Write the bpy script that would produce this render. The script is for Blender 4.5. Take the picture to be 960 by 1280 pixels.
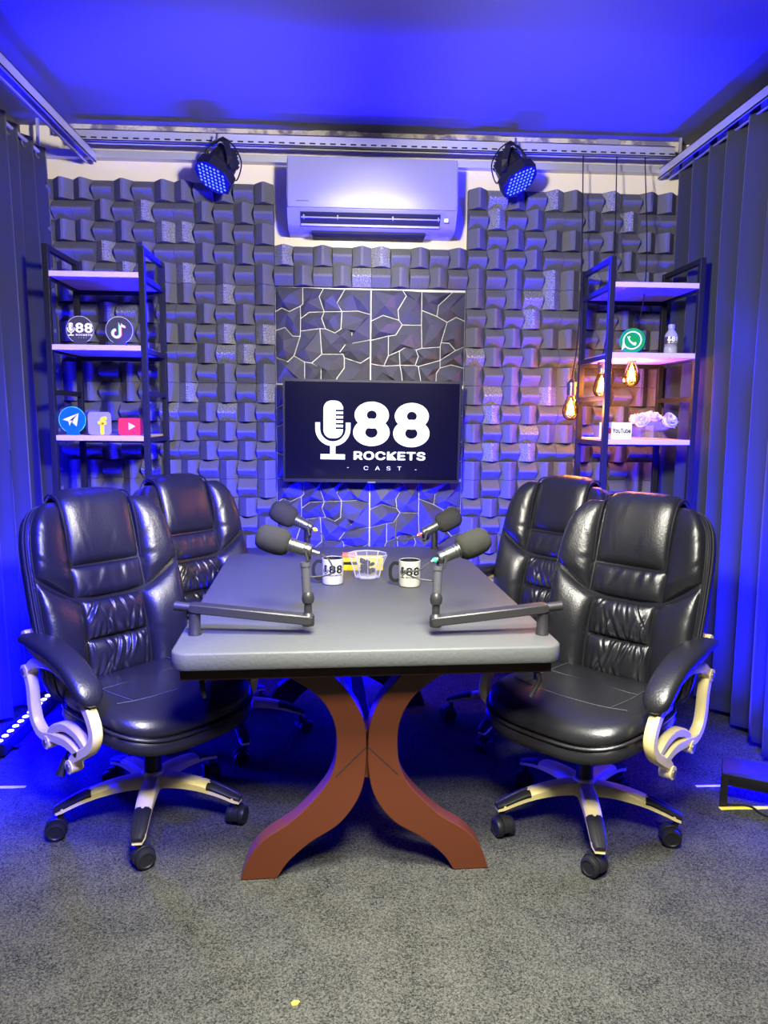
import bpy, math, random
from mathutils import Vector, Matrix, Euler
random.seed(7)
PI = math.pi
S = bpy.context.scene
for _o in list(bpy.data.objects):
    bpy.data.objects.remove(_o)
COL = S.collection
VIEW = S.view_settings
S.display_settings.display_device = 'sRGB'
VIEW.view_transform = 'Standard'; VIEW.look = 'None'; VIEW.gamma = 1; VIEW.use_curve_mapping = False
VIEW.exposure = 0.0

# ------------------------------------------------------------------ camera
YAW, PITCH, ROLL, FPX, CAMH = 0.0551, 0.128, 0.0093, 923.3, 1.344
def make_camera():
    cy, sy, cp, sp, cr, sr = math.cos(YAW), math.sin(YAW), math.cos(PITCH), math.sin(PITCH), math.cos(ROLL), math.sin(ROLL)
    f = Vector((sy, cy, 0)); r = Vector((cy, -sy, 0)); u = Vector((0, 0, 1))
    F = f*cp - u*sp; U = u*cp + f*sp
    R2 = r*cr + U*sr; U2 = U*cr - r*sr
    cd = bpy.data.cameras.new('camera'); co = bpy.data.objects.new('camera', cd); COL.objects.link(co)
    M = Matrix((R2, U2, -F)).transposed().to_4x4(); M.translation = (0, 0, CAMH)
    co.matrix_world = M
    cd.sensor_fit = 'VERTICAL'; cd.sensor_height = 36; cd.lens = FPX/1280*36
    cd.clip_start = .02
    S.camera = co
make_camera()

# ------------------------------------------------------------------ world and lights
w = bpy.data.worlds.new('world'); S.world = w; w.use_nodes = True
w.node_tree.nodes['Background'].inputs[0].default_value = (.02, .02, .03, 1)
w.node_tree.nodes['Background'].inputs[1].default_value = 0.3
BLUE = (0.0006, 0.0, 1.0)
def light(name, kind, loc, power, color, target=None, **kw):
    d = bpy.data.lights.new(name, kind); d.energy = power; d.color = color
    for k, v in kw.items(): setattr(d, k, v)
    o = bpy.data.objects.new(name, d); COL.objects.link(o); o.location = loc
    if target is not None:
        o.rotation_euler = (Vector(target)-Vector(loc)).to_track_quat('-Z', 'Y').to_euler()
    return o
# white ceiling panel of the studio just in front of the camera and two added, unseen fill spots for wall and chairs
light('ceiling_panel_light', 'AREA', (.2, .2, 2.55), 58, (1, .97, .84), (.2, 1.75, .1), shape='RECTANGLE', size=.6, size_y=.4, spread=math.radians(110))
light('ceiling_panel_light', 'AREA', (.2, 1.22, 2.4), 58, (1, .98, .86), (.2, 1.45, 0), shape='RECTANGLE', size=.7, size_y=.4, spread=math.radians(92))
light('wall_fill_spot', 'SPOT', (.75, .8, 2.2), 540, (1, .95, .82), (-.98, 4.0, 1.58), spot_size=math.radians(52), spot_blend=.35, shadow_soft_size=.12)
light('wall_fill_spot', 'SPOT', (-.45, .8, 2.2), 540, (1, .95, .82), (1.25, 4.0, 1.58), spot_size=math.radians(52), spot_blend=.35, shadow_soft_size=.12)
light('ceiling_lamp_light', 'AREA', (.42, 1.75, 2.45), 26, (1, .97, .9), (.42, 1.75, 3), shape='DISK', size=.25)
# blue floor washers: left, right, behind the table
light('washer_left_light', 'AREA', (-1.352, 3.1, .09), 110, BLUE, (-1.46, 3.0, 1.6), shape='RECTANGLE', size=.05, size_y=.6, spread=math.radians(120))
light('washer_right_light', 'AREA', (1.56, 2.34, .17), 170, BLUE, (1.70, 3.1, 1.1), shape='RECTANGLE', size=.4, size_y=.05, spread=math.radians(110))
light('washer_back_light', 'AREA', (.12, 3.66, .06), 320, BLUE, (.12, 3.80, 1.2), shape='RECTANGLE', size=1.2, size_y=.05)
light('bar_left_spill', 'POINT', (-1.28, 3.0, .16), 190, BLUE, shadow_soft_size=.08)
light('bar_right_spill', 'POINT', (1.50, 2.42, .22), 45, BLUE, shadow_soft_size=.08)
light('bar_back_spill', 'POINT', (.12, 3.70, .16), 25, BLUE, shadow_soft_size=.1)
# added blue fill for the left chairs, from an unseen spot up front
light('front_blue_fill', 'SPOT', (-.75, .5, 2.5), 2200, BLUE, (-1.05, 2.7, .8), spot_size=math.radians(50), spot_blend=.9, shadow_soft_size=.1)

# ------------------------------------------------------------------ materials
def mat(name, col, rough=.6, metal=0, spec=.5, bump=None, var=None, emit=None, trans=0, coat=0, ior=1.45, sheen=0):
    """bump=(scale,strength[,detail]); var=(scale, other colour, contrast)"""
    m = bpy.data.materials.new(name); m.use_nodes = True
    nt = m.node_tree; b = nt.nodes['Principled BSDF']
    b.inputs['Base Color'].default_value = (*col, 1); b.inputs['Roughness'].default_value = rough
    b.inputs['Metallic'].default_value = metal; b.inputs['Specular IOR Level'].default_value = spec
    b.inputs['Transmission Weight'].default_value = trans; b.inputs['Coat Weight'].default_value = coat
    b.inputs['IOR'].default_value = ior; b.inputs['Sheen Weight'].default_value = sheen
    tc = nt.nodes.new('ShaderNodeTexCoord')
    if var:
        n = nt.nodes.new('ShaderNodeTexNoise'); n.inputs['Scale'].default_value = var[0]; n.inputs['Detail'].default_value = 6
        n.inputs['Roughness'].default_value = .65
        nt.links.new(tc.outputs['Object'], n.inputs['Vector'])
        cr = nt.nodes.new('ShaderNodeValToRGB'); c = var[2]
        cr.color_ramp.elements[0].position = .5-c; cr.color_ramp.elements[1].position = .5+c
        cr.color_ramp.elements[0].color = (*col, 1); cr.color_ramp.elements[1].color = (*var[1], 1)
        nt.links.new(n.outputs['Fac'], cr.inputs[0]); nt.links.new(cr.outputs[0], b.inputs['Base Color'])
    if bump:
        n = nt.nodes.new('ShaderNodeTexNoise'); n.inputs['Scale'].default_value = bump[0]
        n.inputs['Detail'].default_value = bump[2] if len(bump) > 2 else 3
        nt.links.new(tc.outputs['Object'], n.inputs['Vector'])
        bp = nt.nodes.new('ShaderNodeBump'); bp.inputs['Strength'].default_value = bump[1]; bp.inputs['Distance'].default_value = .01
        nt.links.new(n.outputs['Fac'], bp.inputs['Height']); nt.links.new(bp.outputs[0], b.inputs['Normal'])
    if emit:
        b.inputs['Emission Color'].default_value = (*emit[0], 1); b.inputs['Emission Strength'].default_value = emit[1]
    return m
def carpet_mat():
    m = mat('carpet', (.1, .1, .1), .95, spec=.1); nt = m.node_tree; b = nt.nodes['Principled BSDF']; L = nt.links.new
    tc = nt.nodes.new('ShaderNodeTexCoord')
    vo = nt.nodes.new('ShaderNodeTexVoronoi'); vo.inputs['Scale'].default_value = 300; L(tc.outputs['Object'], vo.inputs['Vector'])
    sp = nt.nodes.new('ShaderNodeSeparateColor'); L(vo.outputs['Color'], sp.inputs[0])
    n2 = nt.nodes.new('ShaderNodeTexNoise'); n2.inputs['Scale'].default_value = 120; n2.inputs['Detail'].default_value = 3; L(tc.outputs['Object'], n2.inputs['Vector'])
    n3 = nt.nodes.new('ShaderNodeTexNoise'); n3.inputs['Scale'].default_value = 9; n3.inputs['Detail'].default_value = 4; L(tc.outputs['Object'], n3.inputs['Vector'])
    def ma(op, a, c):
        q = nt.nodes.new('ShaderNodeMath'); q.operation = op
        for k, v in ((0, a), (1, c)):
            if isinstance(v, (int, float)): q.inputs[k].default_value = v
            else: L(v, q.inputs[k])
        return q.outputs[0]
    v = ma('ADD', ma('MULTIPLY', sp.outputs[0], .55), ma('MULTIPLY', n2.outputs['Fac'], .45))
    v = ma('ADD', v, ma('MULTIPLY', ma('SUBTRACT', n3.outputs['Fac'], .5), .35))
    cr = nt.nodes.new('ShaderNodeValToRGB'); cr.color_ramp.elements[0].position = .18; cr.color_ramp.elements[1].position = .92
    cr.color_ramp.elements[0].color = (.010, .010, .010, 1); cr.color_ramp.elements[1].color = (.10, .10, .086, 1)
    L(v, cr.inputs[0]); L(cr.outputs[0], b.inputs['Base Color'])
    bp = nt.nodes.new('ShaderNodeBump'); bp.inputs['Strength'].default_value = .6; bp.inputs['Distance'].default_value = .006
    L(v, bp.inputs['Height']); L(bp.outputs[0], b.inputs['Normal'])
    return m
def thin_glass(name, col, refl):
    m = bpy.data.materials.new(name); m.use_nodes = True; nt = m.node_tree; nt.nodes.clear(); L = nt.links.new
    out = nt.nodes.new('ShaderNodeOutputMaterial'); mx = nt.nodes.new('ShaderNodeMixShader'); tr = nt.nodes.new('ShaderNodeBsdfTransparent'); gl = nt.nodes.new('ShaderNodeBsdfGlossy')
    lw = nt.nodes.new('ShaderNodeLayerWeight'); lw.inputs['Blend'].default_value = refl*1.5
    tr.inputs[0].default_value = (*col, 1); gl.inputs[0].default_value = (.9, .9, .9, 1); gl.inputs['Roughness'].default_value = .06
    L(lw.outputs['Fresnel'], mx.inputs[0]); L(tr.outputs[0], mx.inputs[1]); L(gl.outputs[0], mx.inputs[2]); L(mx.outputs[0], out.inputs[0])
    return m
def foam_mat():
    m = mat('foam', (.12, .12, .135), .95, spec=.1, bump=(260, .5, 2)); nt = m.node_tree; b = nt.nodes['Principled BSDF']; L = nt.links.new
    tc = nt.nodes.new('ShaderNodeTexCoord'); oi = nt.nodes.new('ShaderNodeObjectInfo')
    n = nt.nodes.new('ShaderNodeTexNoise'); n.inputs['Scale'].default_value = 330; n.inputs['Detail'].default_value = 2; L(tc.outputs['Object'], n.inputs['Vector'])
    a = nt.nodes.new('ShaderNodeValToRGB'); a.color_ramp.elements[0].position = .3; a.color_ramp.elements[1].position = .7
    a.color_ramp.elements[0].color = (.11, .11, .125, 1); a.color_ramp.elements[1].color = (.155, .155, .17, 1); L(n.outputs['Fac'], a.inputs[0])
    c = nt.nodes.new('ShaderNodeValToRGB'); c.color_ramp.elements[0].position = .45; c.color_ramp.elements[1].position = .62
    c.color_ramp.elements[0].color = (.11, .11, .125, 1); c.color_ramp.elements[1].color = (.42, .42, .43, 1); L(n.outputs['Fac'], c.inputs[0])
    g = nt.nodes.new('ShaderNodeMath'); g.operation = 'GREATER_THAN'; g.inputs[1].default_value = .88; L(oi.outputs['Random'], g.inputs[0])
    mx = nt.nodes.new('ShaderNodeMix'); mx.data_type = 'RGBA'; L(g.outputs[0], mx.inputs[0]); L(a.outputs[0], mx.inputs[6]); L(c.outputs[0], mx.inputs[7]); L(mx.outputs[2], b.inputs['Base Color'])
    return m
M = dict(
    carpet=carpet_mat(),
    ceiling=mat('ceiling_paint', (.17, .17, .20), .75, spec=.25),
    cream=mat('cream_wall', (.78, .70, .56), .8, bump=(60, .05)),
    sidewall=mat('side_wall', (.06, .06, .07), .85),
    foam=foam_mat(),
    foamback=mat('foam_sheet', (.06, .06, .07), .95, spec=.1),
    facet=mat('facet_panel', (.07, .07, .095), .42, spec=.4),
    groove=mat('panel_backing', (.62, .6, .6), .7),
    rail=mat('rail_steel', (.5, .5, .52), .45, metal=.5),
    dark=mat('dark_slot', (.01, .01, .012), .8),
    patch=mat('patchy_plaster', (.55, .5, .42), .9, var=(9, (.16, .14, .2), .06)),
    curtain=mat('curtain_cloth', (.028, .031, .044), .9, spec=.15, bump=(500, .15), sheen=.2),
    black=mat('black_plastic', (.012, .012, .014), .45, spec=.3),
    blackmetal=mat('black_metal', (.012, .012, .014), .45, spec=.3),
    leather=mat('black_leather', (.012, .012, .015), .34, spec=.8, bump=(170, .10, 4)),
    stitch=mat('seam_thread', (.05, .05, .06), .6),
    gold=mat('champagne_metal', (.80, .67, .30), .42, metal=.15),
    leathertop=mat('grey_table_leather', (.088, .093, .095), .5, spec=.4, bump=(90, .12, 5)),
    wooddark=mat('dark_wood', (.032, .009, .008), .4, bump=(40, .05)),
    wood=mat('mahogany', (.085, .021, .008), .38, coat=.2),
    board=mat('shelf_board', (.62, .47, .40), .6),
    white=mat('white_plastic', (.27, .265, .31), .35),
    ceramic=mat('white_ceramic', (.62, .61, .54), .3),
    ink=mat('black_ink', (.012, .012, .012), .5),
    glass=mat('clear_glass', (.80, .80, .95), .12, spec=.9),
    foammic=mat('grey_windscreen', (.045, .045, .04), .95, spec=.1, bump=(700, .6, 2)),
    micmetal=mat('grey_mic_metal', (.13, .135, .125), .38, metal=.8),
    silver=mat('silver', (.35, .35, .37), .3, metal=.9),
    arm=mat('arm_black', (.024, .024, .026), .4),
    screen=mat('dark_screen', (.004, .004, .006), .12, emit=((.02, .015, .25), .09)),
    glow=mat('lit_logo', (.2, .2, .2), .5, emit=((.84, .97, 1), 1.15)),
    led=mat('blue_led', (.1, .1, .3), .4, emit=((.06, .14, 1), 2.6)),
    ledwhite=mat('white_led', (.6, .6, .6), .4, emit=((.75, .8, 1), 6)),
    lens=mat('blue_lens', (.005, .005, .05), .2, emit=((.0, .0, 1), .35)),
    filament=mat('hot_filament', (.9, .5, .1), .5, emit=((1, .50, .08), 120)),
    bulb=thin_glass('amber_glass', (1, .86, .62), .10),
    brass=mat('bulb_socket', (.25, .2, .16), .35, metal=.9),
    teal=mat('sign_green', (.0, .27, .03), .7, spec=.15), skyblue=mat('sign_blue', (.005, .13, .55), .7, spec=.15),
    red=mat('sign_red', (.75, .035, .05), .7, spec=.15), greysign=mat('sign_grey', (.30, .27, .42), .7, spec=.15),
    yellow=mat('yellow_print', (.9, .72, .02), .7, spec=.15), darksign=mat('sign_dark', (.055, .05, .08), .7, spec=.15),
    whitepaint=mat('white_print', (.88, .88, .9), .7, spec=.15), cyan=mat('cyan_print', (.1, .75, .8), .5), rose_red=mat('pink_print', (.9, .08, .2), .5),
    orange=mat('orange_print', (.85, .22, .08), .5), pinktag=mat('red_tag', (.85, .08, .15), .5), greentag=mat('green_tag', (.02, .5, .25), .5),
    acrylic=mat('acrylic_edge', (.75, .75, .85), .25),
    tapewhite=mat('white_tape', (.92, .88, .82), .7), tapeyellow=mat('yellow_tape', (.85, .72, .05), .7),
    crystal=mat('cut_crystal', (.78, .76, .95), .1, spec=.9),
    petal=mat('pale_petal', (.72, .66, .78), .5), candy=mat('dark_candy', (.03, .035, .03), .3),
    cable=mat('grey_cable', (.05, .05, .055), .5), bottle=mat('clear_plastic', (.72, .72, .86), .18),
)

M['glass'].node_tree.nodes['Principled BSDF'].inputs['Alpha'].default_value = .07
M['crystal'].node_tree.nodes['Principled BSDF'].inputs['Alpha'].default_value = .5
M['bottle'].node_tree.nodes['Principled BSDF'].inputs['Alpha'].default_value = .34

# ------------------------------------------------------------------ mesh helpers
class MB:
    def __init__(s): s.v = []; s.f = []
    def add(s, vs, fs):
        k = len(s.v); s.v += [tuple(p) for p in vs]; s.f += [tuple(i+k for i in f) for f in fs]; return s
    def box(s, lo, hi, bev=0, rot=None, org=None):
        (x0, y0, z0), (x1, y1, z1) = lo, hi
        if bev <= 0:
            vs = [(x0,y0,z0),(x1,y0,z0),(x1,y1,z0),(x0,y1,z0),(x0,y0,z1),(x1,y0,z1),(x1,y1,z1),(x0,y1,z1)]
            fs = [(3,2,1,0),(4,5,6,7),(0,1,5,4),(1,2,6,5),(2,3,7,6),(3,0,4,7)]
        else:
            o = rrect(x0, x1, y0, y1, bev, 4)
            vs, fs = slab_vf(o, [(bev,z0),(bev*.3,z0+bev*.3),(0,z0+bev),(0,z1-bev),(bev*.3,z1-bev*.3),(bev,z1)])
        if rot is not None:
            R = Euler(rot).to_matrix(); c = Vector(org if org else [(a+b)/2 for a, b in zip(lo, hi)])
            vs = [R @ (Vector(p)-c) + c for p in vs]
        return s.add(vs, fs)
    def tube(s, path, r, n=8, caps=True, closed=False, prof=None, up=None):
        P = [Vector(p) for p in path]; N = len(P)
        rs = r if isinstance(r, (list, tuple)) else [r]*N
        T = []
        for i in range(N):
            a = P[i-1] if (i > 0 or closed) else P[i]; b = P[(i+1) % N] if (i < N-1 or closed) else P[i]
            T.append((b-a).normalized())
        u = Vector(up) if up else (Vector((0,0,1)) if abs(T[0].z) < .9 else Vector((1,0,0)))
        u = (u-T[0]*u.dot(T[0])).normalized()
        prof = prof or [(math.cos(2*PI*k/n), math.sin(2*PI*k/n)) for k in range(n)]
        n = len(prof); vs = []; fs = []
        for i in range(N):
            if up: u = Vector(up)
            u = (u-T[i]*u.dot(T[i])).normalized(); b = T[i].cross(u)
            for (a, c) in prof: vs.append(P[i]+u*(a*rs[i])+b*(c*rs[i]))
        for i in range(N if closed else N-1):
            j = (i+1) % N
            for k in range(n):
                k2 = (k+1) % n; fs.append((i*n+k, i*n+k2, j*n+k2, j*n+k))
        if caps and not closed:
            fs.append(tuple(range(n))[::-1]); fs.append(tuple((N-1)*n+k for k in range(n)))
        return s.add(vs, fs)
    def cyl(s, p0, p1, r0, r1=None, n=16):
        return s.tube([p0, p1], [r0, r1 if r1 is not None else r0], n)
    def lathe(s, prof, n=24, org=(0,0,0), axis=None, cap=True):
        """prof = [(r, h)] along axis"""
        q = Vector((0,0,1)).rotation_difference(Vector(axis).normalized()).to_matrix() if axis else Matrix.Identity(3)
        o = Vector(org); vs = []; fs = []
        for r, h in prof:
            for k in range(n): vs.append(o+q@Vector((r*math.cos(2*PI*k/n), r*math.sin(2*PI*k/n), h)))
        for i in range(len(prof)-1):
            for k in range(n):
                k2 = (k+1) % n; fs.append((i*n+k, i*n+k2, (i+1)*n+k2, (i+1)*n+k))
        if cap:
            if prof[0][0] > 1e-5: fs.append(tuple(range(n))[::-1])
            if prof[-1][0] > 1e-5: fs.append(tuple((len(prof)-1)*n+k for k in range(n)))
        return s.add(vs, fs)
    def grid(s, fn, nu, nv, wu=False):
        vs = [fn(i/nu, j/nv) for j in range(nv+1) for i in range(nu if wu else nu+1)]
        W = nu if wu else nu+1; fs = []
        for j in range(nv):
            for i in range(nu):
                i2 = (i+1) % W; fs.append((j*W+i, j*W+i2, (j+1)*W+i2, (j+1)*W+i))
        return s.add(vs, fs)
    def prism(s, outline, d0, d1, mp, bev=0):
        """extrude a 2D outline from depth d0 to d1; mp(x,y,d) -> point"""
        lay = [(0,d0),(0,d1)] if bev <= 0 else [(bev,d0),(0,d0+bev),(0,d1-bev),(bev,d1)]
        vs, fs = slab_vf(outline, lay)
        return s.add([mp(*p) for p in vs], fs)
    def build(s, name, m, parent=None, smooth=35, mats=None):
        me = bpy.data.meshes.new(name); me.from_pydata([tuple(p) for p in s.v], [], s.f)
        me.materials.append(m)
        me.validate(); fix_normals(me)
        if smooth:
            me.shade_smooth(); me.set_sharp_from_angle(angle=math.radians(smooth))
        o = bpy.data.objects.new(name, me); COL.objects.link(o); o.parent = parent
        return o
def fix_normals(me):
    import bmesh
    b = bmesh.new(); b.from_mesh(me); bmesh.ops.remove_doubles(b, verts=b.verts, dist=1e-6)
    bmesh.ops.recalc_face_normals(b, faces=b.faces); b.to_mesh(me); b.free()
def rrect(x0, x1, y0, y1, r, k=5):
    out = []
    for cx, cy, a0 in ((x1-r,y1-r,0),(x0+r,y1-r,PI/2),(x0+r,y0+r,PI),(x1-r,y0+r,1.5*PI)):
        for i in range(k+1):
            a = a0+i*PI/2/k; out.append((cx+r*math.cos(a), cy+r*math.sin(a)))
    return out
def ellipse(cx, cy, rx, ry, n=32): return [(cx+rx*math.cos(2*PI*k/n), cy+ry*math.sin(2*PI*k/n)) for k in range(n)]
def inset(o, d):
    n = len(o); out = []
    area = sum(o[i][0]*o[(i+1)%n][1]-o[(i+1)%n][0]*o[i][1] for i in range(n)); sg = 1 if area > 0 else -1
    for i in range(n):
        p, q, r = Vector(o[i-1]), Vector(o[i]), Vector(o[(i+1)%n])
        a = (q-p); b = (r-q)
        a = a.normalized() if a.length > 1e-9 else b.normalized(); b = b.normalized() if b.length > 1e-9 else a
        na = Vector((-a.y, a.x))*sg; nb = Vector((-b.y, b.x))*sg
        m = na+nb; m = m.normalized() if m.length > 1e-6 else na
        c = max(.35, m.dot(na)); out.append(tuple(q+m*(d/c)))
    return out
def slab_vf(o, layers, scales=(), dome=0):
    """stack of inset copies of an outline; scales continue the top towards its centre"""
    n = len(o); vs = []; fs = []; L = 0
    for d, z in layers:
        q = inset(o, d) if abs(d) > 1e-9 else o
        vs += [(x, y, z) for x, y in q]; L += 1
    if scales:
        q = [v for v in vs[-n:]]; cx = sum(p[0] for p in q)/n; cy = sum(p[1] for p in q)/n
        for k in scales:
            vs += [(cx+(x-cx)*k, cy+(y-cy)*k, z+dome*(1-k*k)) for x, y, z in q]; L += 1
    for i in range(L-1):
        for k in range(n):
            k2 = (k+1) % n; fs.append((i*n+k, i*n+k2, (i+1)*n+k2, (i+1)*n+k))
    fs.append(tuple(range(n))[::-1]); fs.append(tuple((L-1)*n+k for k in range(n)))
    return vs, fs
def spl(pts, n=8, closed=False):
    P = [Vector(p) for p in pts]; N = len(P); out = []
    for i in range(N if closed else N-1):
        a = P[(i-1) % N] if (closed or i > 0) else P[i]*2-P[i+1]; b = P[i]; c = P[(i+1) % N]
        d = P[(i+2) % N] if (closed or i < N-2) else c*2-b
        for k in range(n):
            t = k/n; out.append(.5*((2*b)+(c-a)*t+(2*a-5*b+4*c-d)*t*t+(3*b-a-3*c+d)*t**3))
    if not closed: out.append(P[-1])
    return out
def rot2(p, a): return (p[0]*math.cos(a)-p[1]*math.sin(a), p[0]*math.sin(a)+p[1]*math.cos(a))
def thing(name, label, cat, loc=(0,0,0), rz=0, group=None):
    o = bpy.data.objects.new(name, None); COL.objects.link(o); o.location = loc; o.rotation_euler = (0,0,rz)
    o.empty_display_size = .05
    o['label'] = label; o['category'] = cat
    if group: o['group'] = group
    return o
def tag(o, label, cat, group=None):
    o['label'] = label; o['category'] = cat
    if group: o['group'] = group
    return o
def struct(o): o['kind'] = 'structure'; return o
def dup(root, loc, rz, label):
    r = root.copy(); COL.objects.link(r); r.location = loc; r.rotation_euler = (0,0,rz); r['label'] = label
    for ch in list(root.children):
        c = ch.copy(); COL.objects.link(c); c.parent = r
        for g in list(ch.children):
            d = g.copy(); COL.objects.link(d); d.parent = c
    return r
_font = None
def text_vf(body, size, bold=0.0, align='CENTER', spacing=1.0):
    """flat lettering as mesh data in the XY plane"""
    global _font
    if _font is None:
        import os
        try: _font = bpy.data.fonts.load(os.path.join(bpy.utils.resource_path('LOCAL'), 'datafiles', 'fonts', 'Inter.woff2'))
        except Exception: _font = bpy.data.fonts.get('Bfont') or False
    c = bpy.data.curves.new('lettering', 'FONT'); c.body = body; c.size = size; c.align_x = align; c.align_y = 'CENTER'
    c.space_character = spacing; c.resolution_u = 3
    if _font: c.font = _font
    o = bpy.data.objects.new('lettering', c); COL.objects.link(o)
    dg = bpy.context.evaluated_depsgraph_get(); me = bpy.data.meshes.new_from_object(o.evaluated_get(dg))
    vs = [tuple(v.co) for v in me.vertices]; fs = [tuple(p.vertices) for p in me.polygons]
    bpy.data.objects.remove(o); bpy.data.curves.remove(c); bpy.data.meshes.remove(me)
    if bold:
        n = len(vs); V = []; F = []
        for k in range(8):
            a = k*PI/4; V += [(x+bold*size*math.cos(a), y+bold*size*math.sin(a), k) for x, y, z in vs]; F += [tuple(i+k*n for i in f) for f in fs]
        vs, fs = V, F
    return vs, fs
def ring2(cx, cy, rx, ry, hx, hy, n=40, a0=0, a1=2*PI):
    k = n; full = abs(a1-a0-2*PI) < 1e-6; vs = []; fs = []
    for i in range(k if full else k+1):
        a = a0+(a1-a0)*i/k
        vs.append((cx+rx*math.cos(a), cy+ry*math.sin(a))); vs.append((cx+hx*math.cos(a), cy+hy*math.sin(a)))
    W = len(vs)//2
    for i in range(k): j = (i+1) % W; fs.append((2*i, 2*j, 2*j+1, 2*i+1))
    return vs, fs
def fan(o):
    return list(o), [tuple(range(len(o)))]
def strip_rect(x0, x1, y0, y1, n=1):
    vs = []; fs = []
    for i in range(n+1): x = x0+(x1-x0)*i/n; vs += [(x,y0),(x,y1)]
    for i in range(n): fs.append((2*i,2*i+2,2*i+3,2*i+1))
    return vs, fs
def logo88(mb, mp, only=None):
    """podcast logo in units of photo pixels about its centre; mp(x, y, layer) -> point"""
    def put(vf, l=0, piece='icon'):
        if only in (None, piece): mb.add([mp(x, y, l) for x, y in vf[0]], vf[1])
    def Z(px, py): return ((px-455)/5.333, -(py-275)/5.333)
    cx, cy = Z(192, 190); w_, h_ = 12.2, 23.4
    # capsule with its slots cut out: left half plus teeth
    body = rrect(cx-w_, cx+w_, cy-h_, cy+h_, 10, 6)
    left = [p for p in body if p[0] <= cx+3.0] 
    o = [(max(min(p[0], cx+3), cx-w_), p[1]) for p in body]
    put(fan(o))
    for k in range(7):
        y1 = cy+h_-8-k*5.45; y0 = y1-3.2
        if k < 6: put(strip_rect(cx+3, cx+w_, y0, y1))
    topc = [(cx+3, cy+h_-8), (cx+w_, cy+h_-8), (cx+w_, cy+h_-9)] + []
    o = [(cx+3, cy+h_-7.9)]+[p for p in body if p[0] >= cx+3-.01 and p[1] > cy+h_-10.5]+[(cx+3, cy+h_)]
    o = [(cx+3, cy+h_-7.9), (cx+w_, cy+h_-8.0)]+[(cx+w_-10+10*math.cos(a), cy+h_-10+10*math.sin(a)) for a in [i*PI/2/6 for i in range(1, 7)] if cx+w_-10+10*math.cos(a) > cx+3]+[(cx+3, cy+h_)]
    put(fan(o))
    o = [(cx+3, cy-h_), ]+[(cx+w_-10+10*math.cos(a), cy-h_+10+10*math.sin(a)) for a in [-PI/2+i*PI/2/6 for i in range(0, 7)] if cx+w_-10+10*math.cos(a) > cx+3]+[(cx+w_, cy-h_+11), (cx+3, cy-h_+11)]
    put(fan(o))
    ux, uy = Z(190, 250); R, r = 22, 16
    put(ring2(ux, uy, R, R, r, r, 24, PI, 2*PI))
    put(strip_rect(ux-R, ux-r, uy, uy+7.5)); put(strip_rect(ux+r, ux+R, uy, uy+7.5))
    put(strip_rect(ux-3.3, ux+3.3, uy-34, uy-r-2), .5)
    put(strip_rect(ux-15.3, ux+15.3, uy-38.5, uy-32, 4), 0)
    for dx, dy, dn in ((0, 0, 'first'), (268, 4, 'second')):
        a = Z(448+dx, 157+dy); put(ring2(a[0], a[1], 21.5, 16.6, 6.2, 5.6), 0, dn)
        a = Z(447+dx, 272+dy); put(ring2(a[0], a[1], 23, 17.2, 7.7, 6.6), .5, dn)
    if only in (None, 'words'):
        for body_, px, py, size, bold, sp in (('ROCKETS', 572, 428, 18.8, .030, 1.05), ('CAST', 526, 512, 9.4, 0, 2.15), ('-', 292, 508, 9, 0, 1), ('-', 750, 518, 9, 0, 1)):
            c = Z(px, py); vs, fs = text_vf(body_, size, bold, spacing=sp)
            xs = [v[0] for v in vs]; mid = (min(xs)+max(xs))/2; wid = max(xs)-min(xs)
            k = {'ROCKETS': 485/5.333, 'CAST': 255/5.333}.get(body_, wid)/wid
            mb.add([mp(c[0]+(v[0]-mid)*k, c[1]+v[1], v[2]*.12) for v in vs], fs)

# ------------------------------------------------------------------ room shell
XL, XR, YB, YF, ZC = -1.62, 1.84, 4.0, -1.6, 2.775
def plainbox(name, lo, hi, m): return struct(MB().box(lo, hi).build(name, m, smooth=0))
plainbox('floor', (XL-.1, YF-.1, -.1), (XR+.1, YB+.1, 0), M['carpet'])
plainbox('ceiling', (XL-.1, YF-.1, ZC), (XR+.1, YB+.1, ZC+.1), M['ceiling'])
WB = plainbox('wall_back', (XL-.1, YB, 0), (XR+.1, YB+.1, ZC), M['cream'])
plainbox('wall_left', (XL-.1, YF, 0), (XL, YB, ZC), M['sidewall'])
plainbox('wall_right', (XR, YF, 0), (XR+.1, YB, ZC), M['sidewall'])
plainbox('wall_front', (XL-.1, YF-.1, 0), (XR+.1, YF, ZC), M['sidewall'])
# perforated rails under the ceiling
def rail(name, p0, p1, wd, ht, slots, face):
    p0, p1 = Vector(p0), Vector(p1); d = (p1-p0); L = d.length; d.normalize(); sd = Vector((-d.y, d.x, 0))
    mb = MB(); t = .004
    def mp(x, y, z): return p0+d*x+sd*y+Vector((0,0,z))
    for lo, hi in (((0,-wd/2,ht-t),(L,wd/2,ht)), ((0,-wd/2,0),(L,-wd/2+t,ht)), ((0,wd/2-t,0),(L,wd/2,ht)), ((0,-wd/2,0),(L,-wd/2+.014,t)), ((0,wd/2-.014,0),(L,wd/2,t))):
        q = MB().box(lo, hi); mb.add([mp(*v) for v in q.v], q.f)
    o = struct(mb.build(name, M['rail'], smooth=0))
    sb = MB(); n = int(L/.05)
    for i in range(n):
        x = .03+i*.05; q = MB().box((x, face*(wd/2)-.001, ht*.18), (x+.028, face*(wd/2)+.001, ht*.32)); sb.add([mp(*v) for v in q.v], q.f)
    s = sb.build('slots', M['dark'], o, smooth=0); s['kind'] = 'stuff'
    return o
rail('trim_1', (-1.3, 3.86, 2.655), (1.66, 3.86, 2.655), .06, .05, True, -1)
rail('trim_2', (-1.265, 3.95, 2.59), (-1.265, -1.5, 2.59), .06, .045, True, -1)
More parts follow.
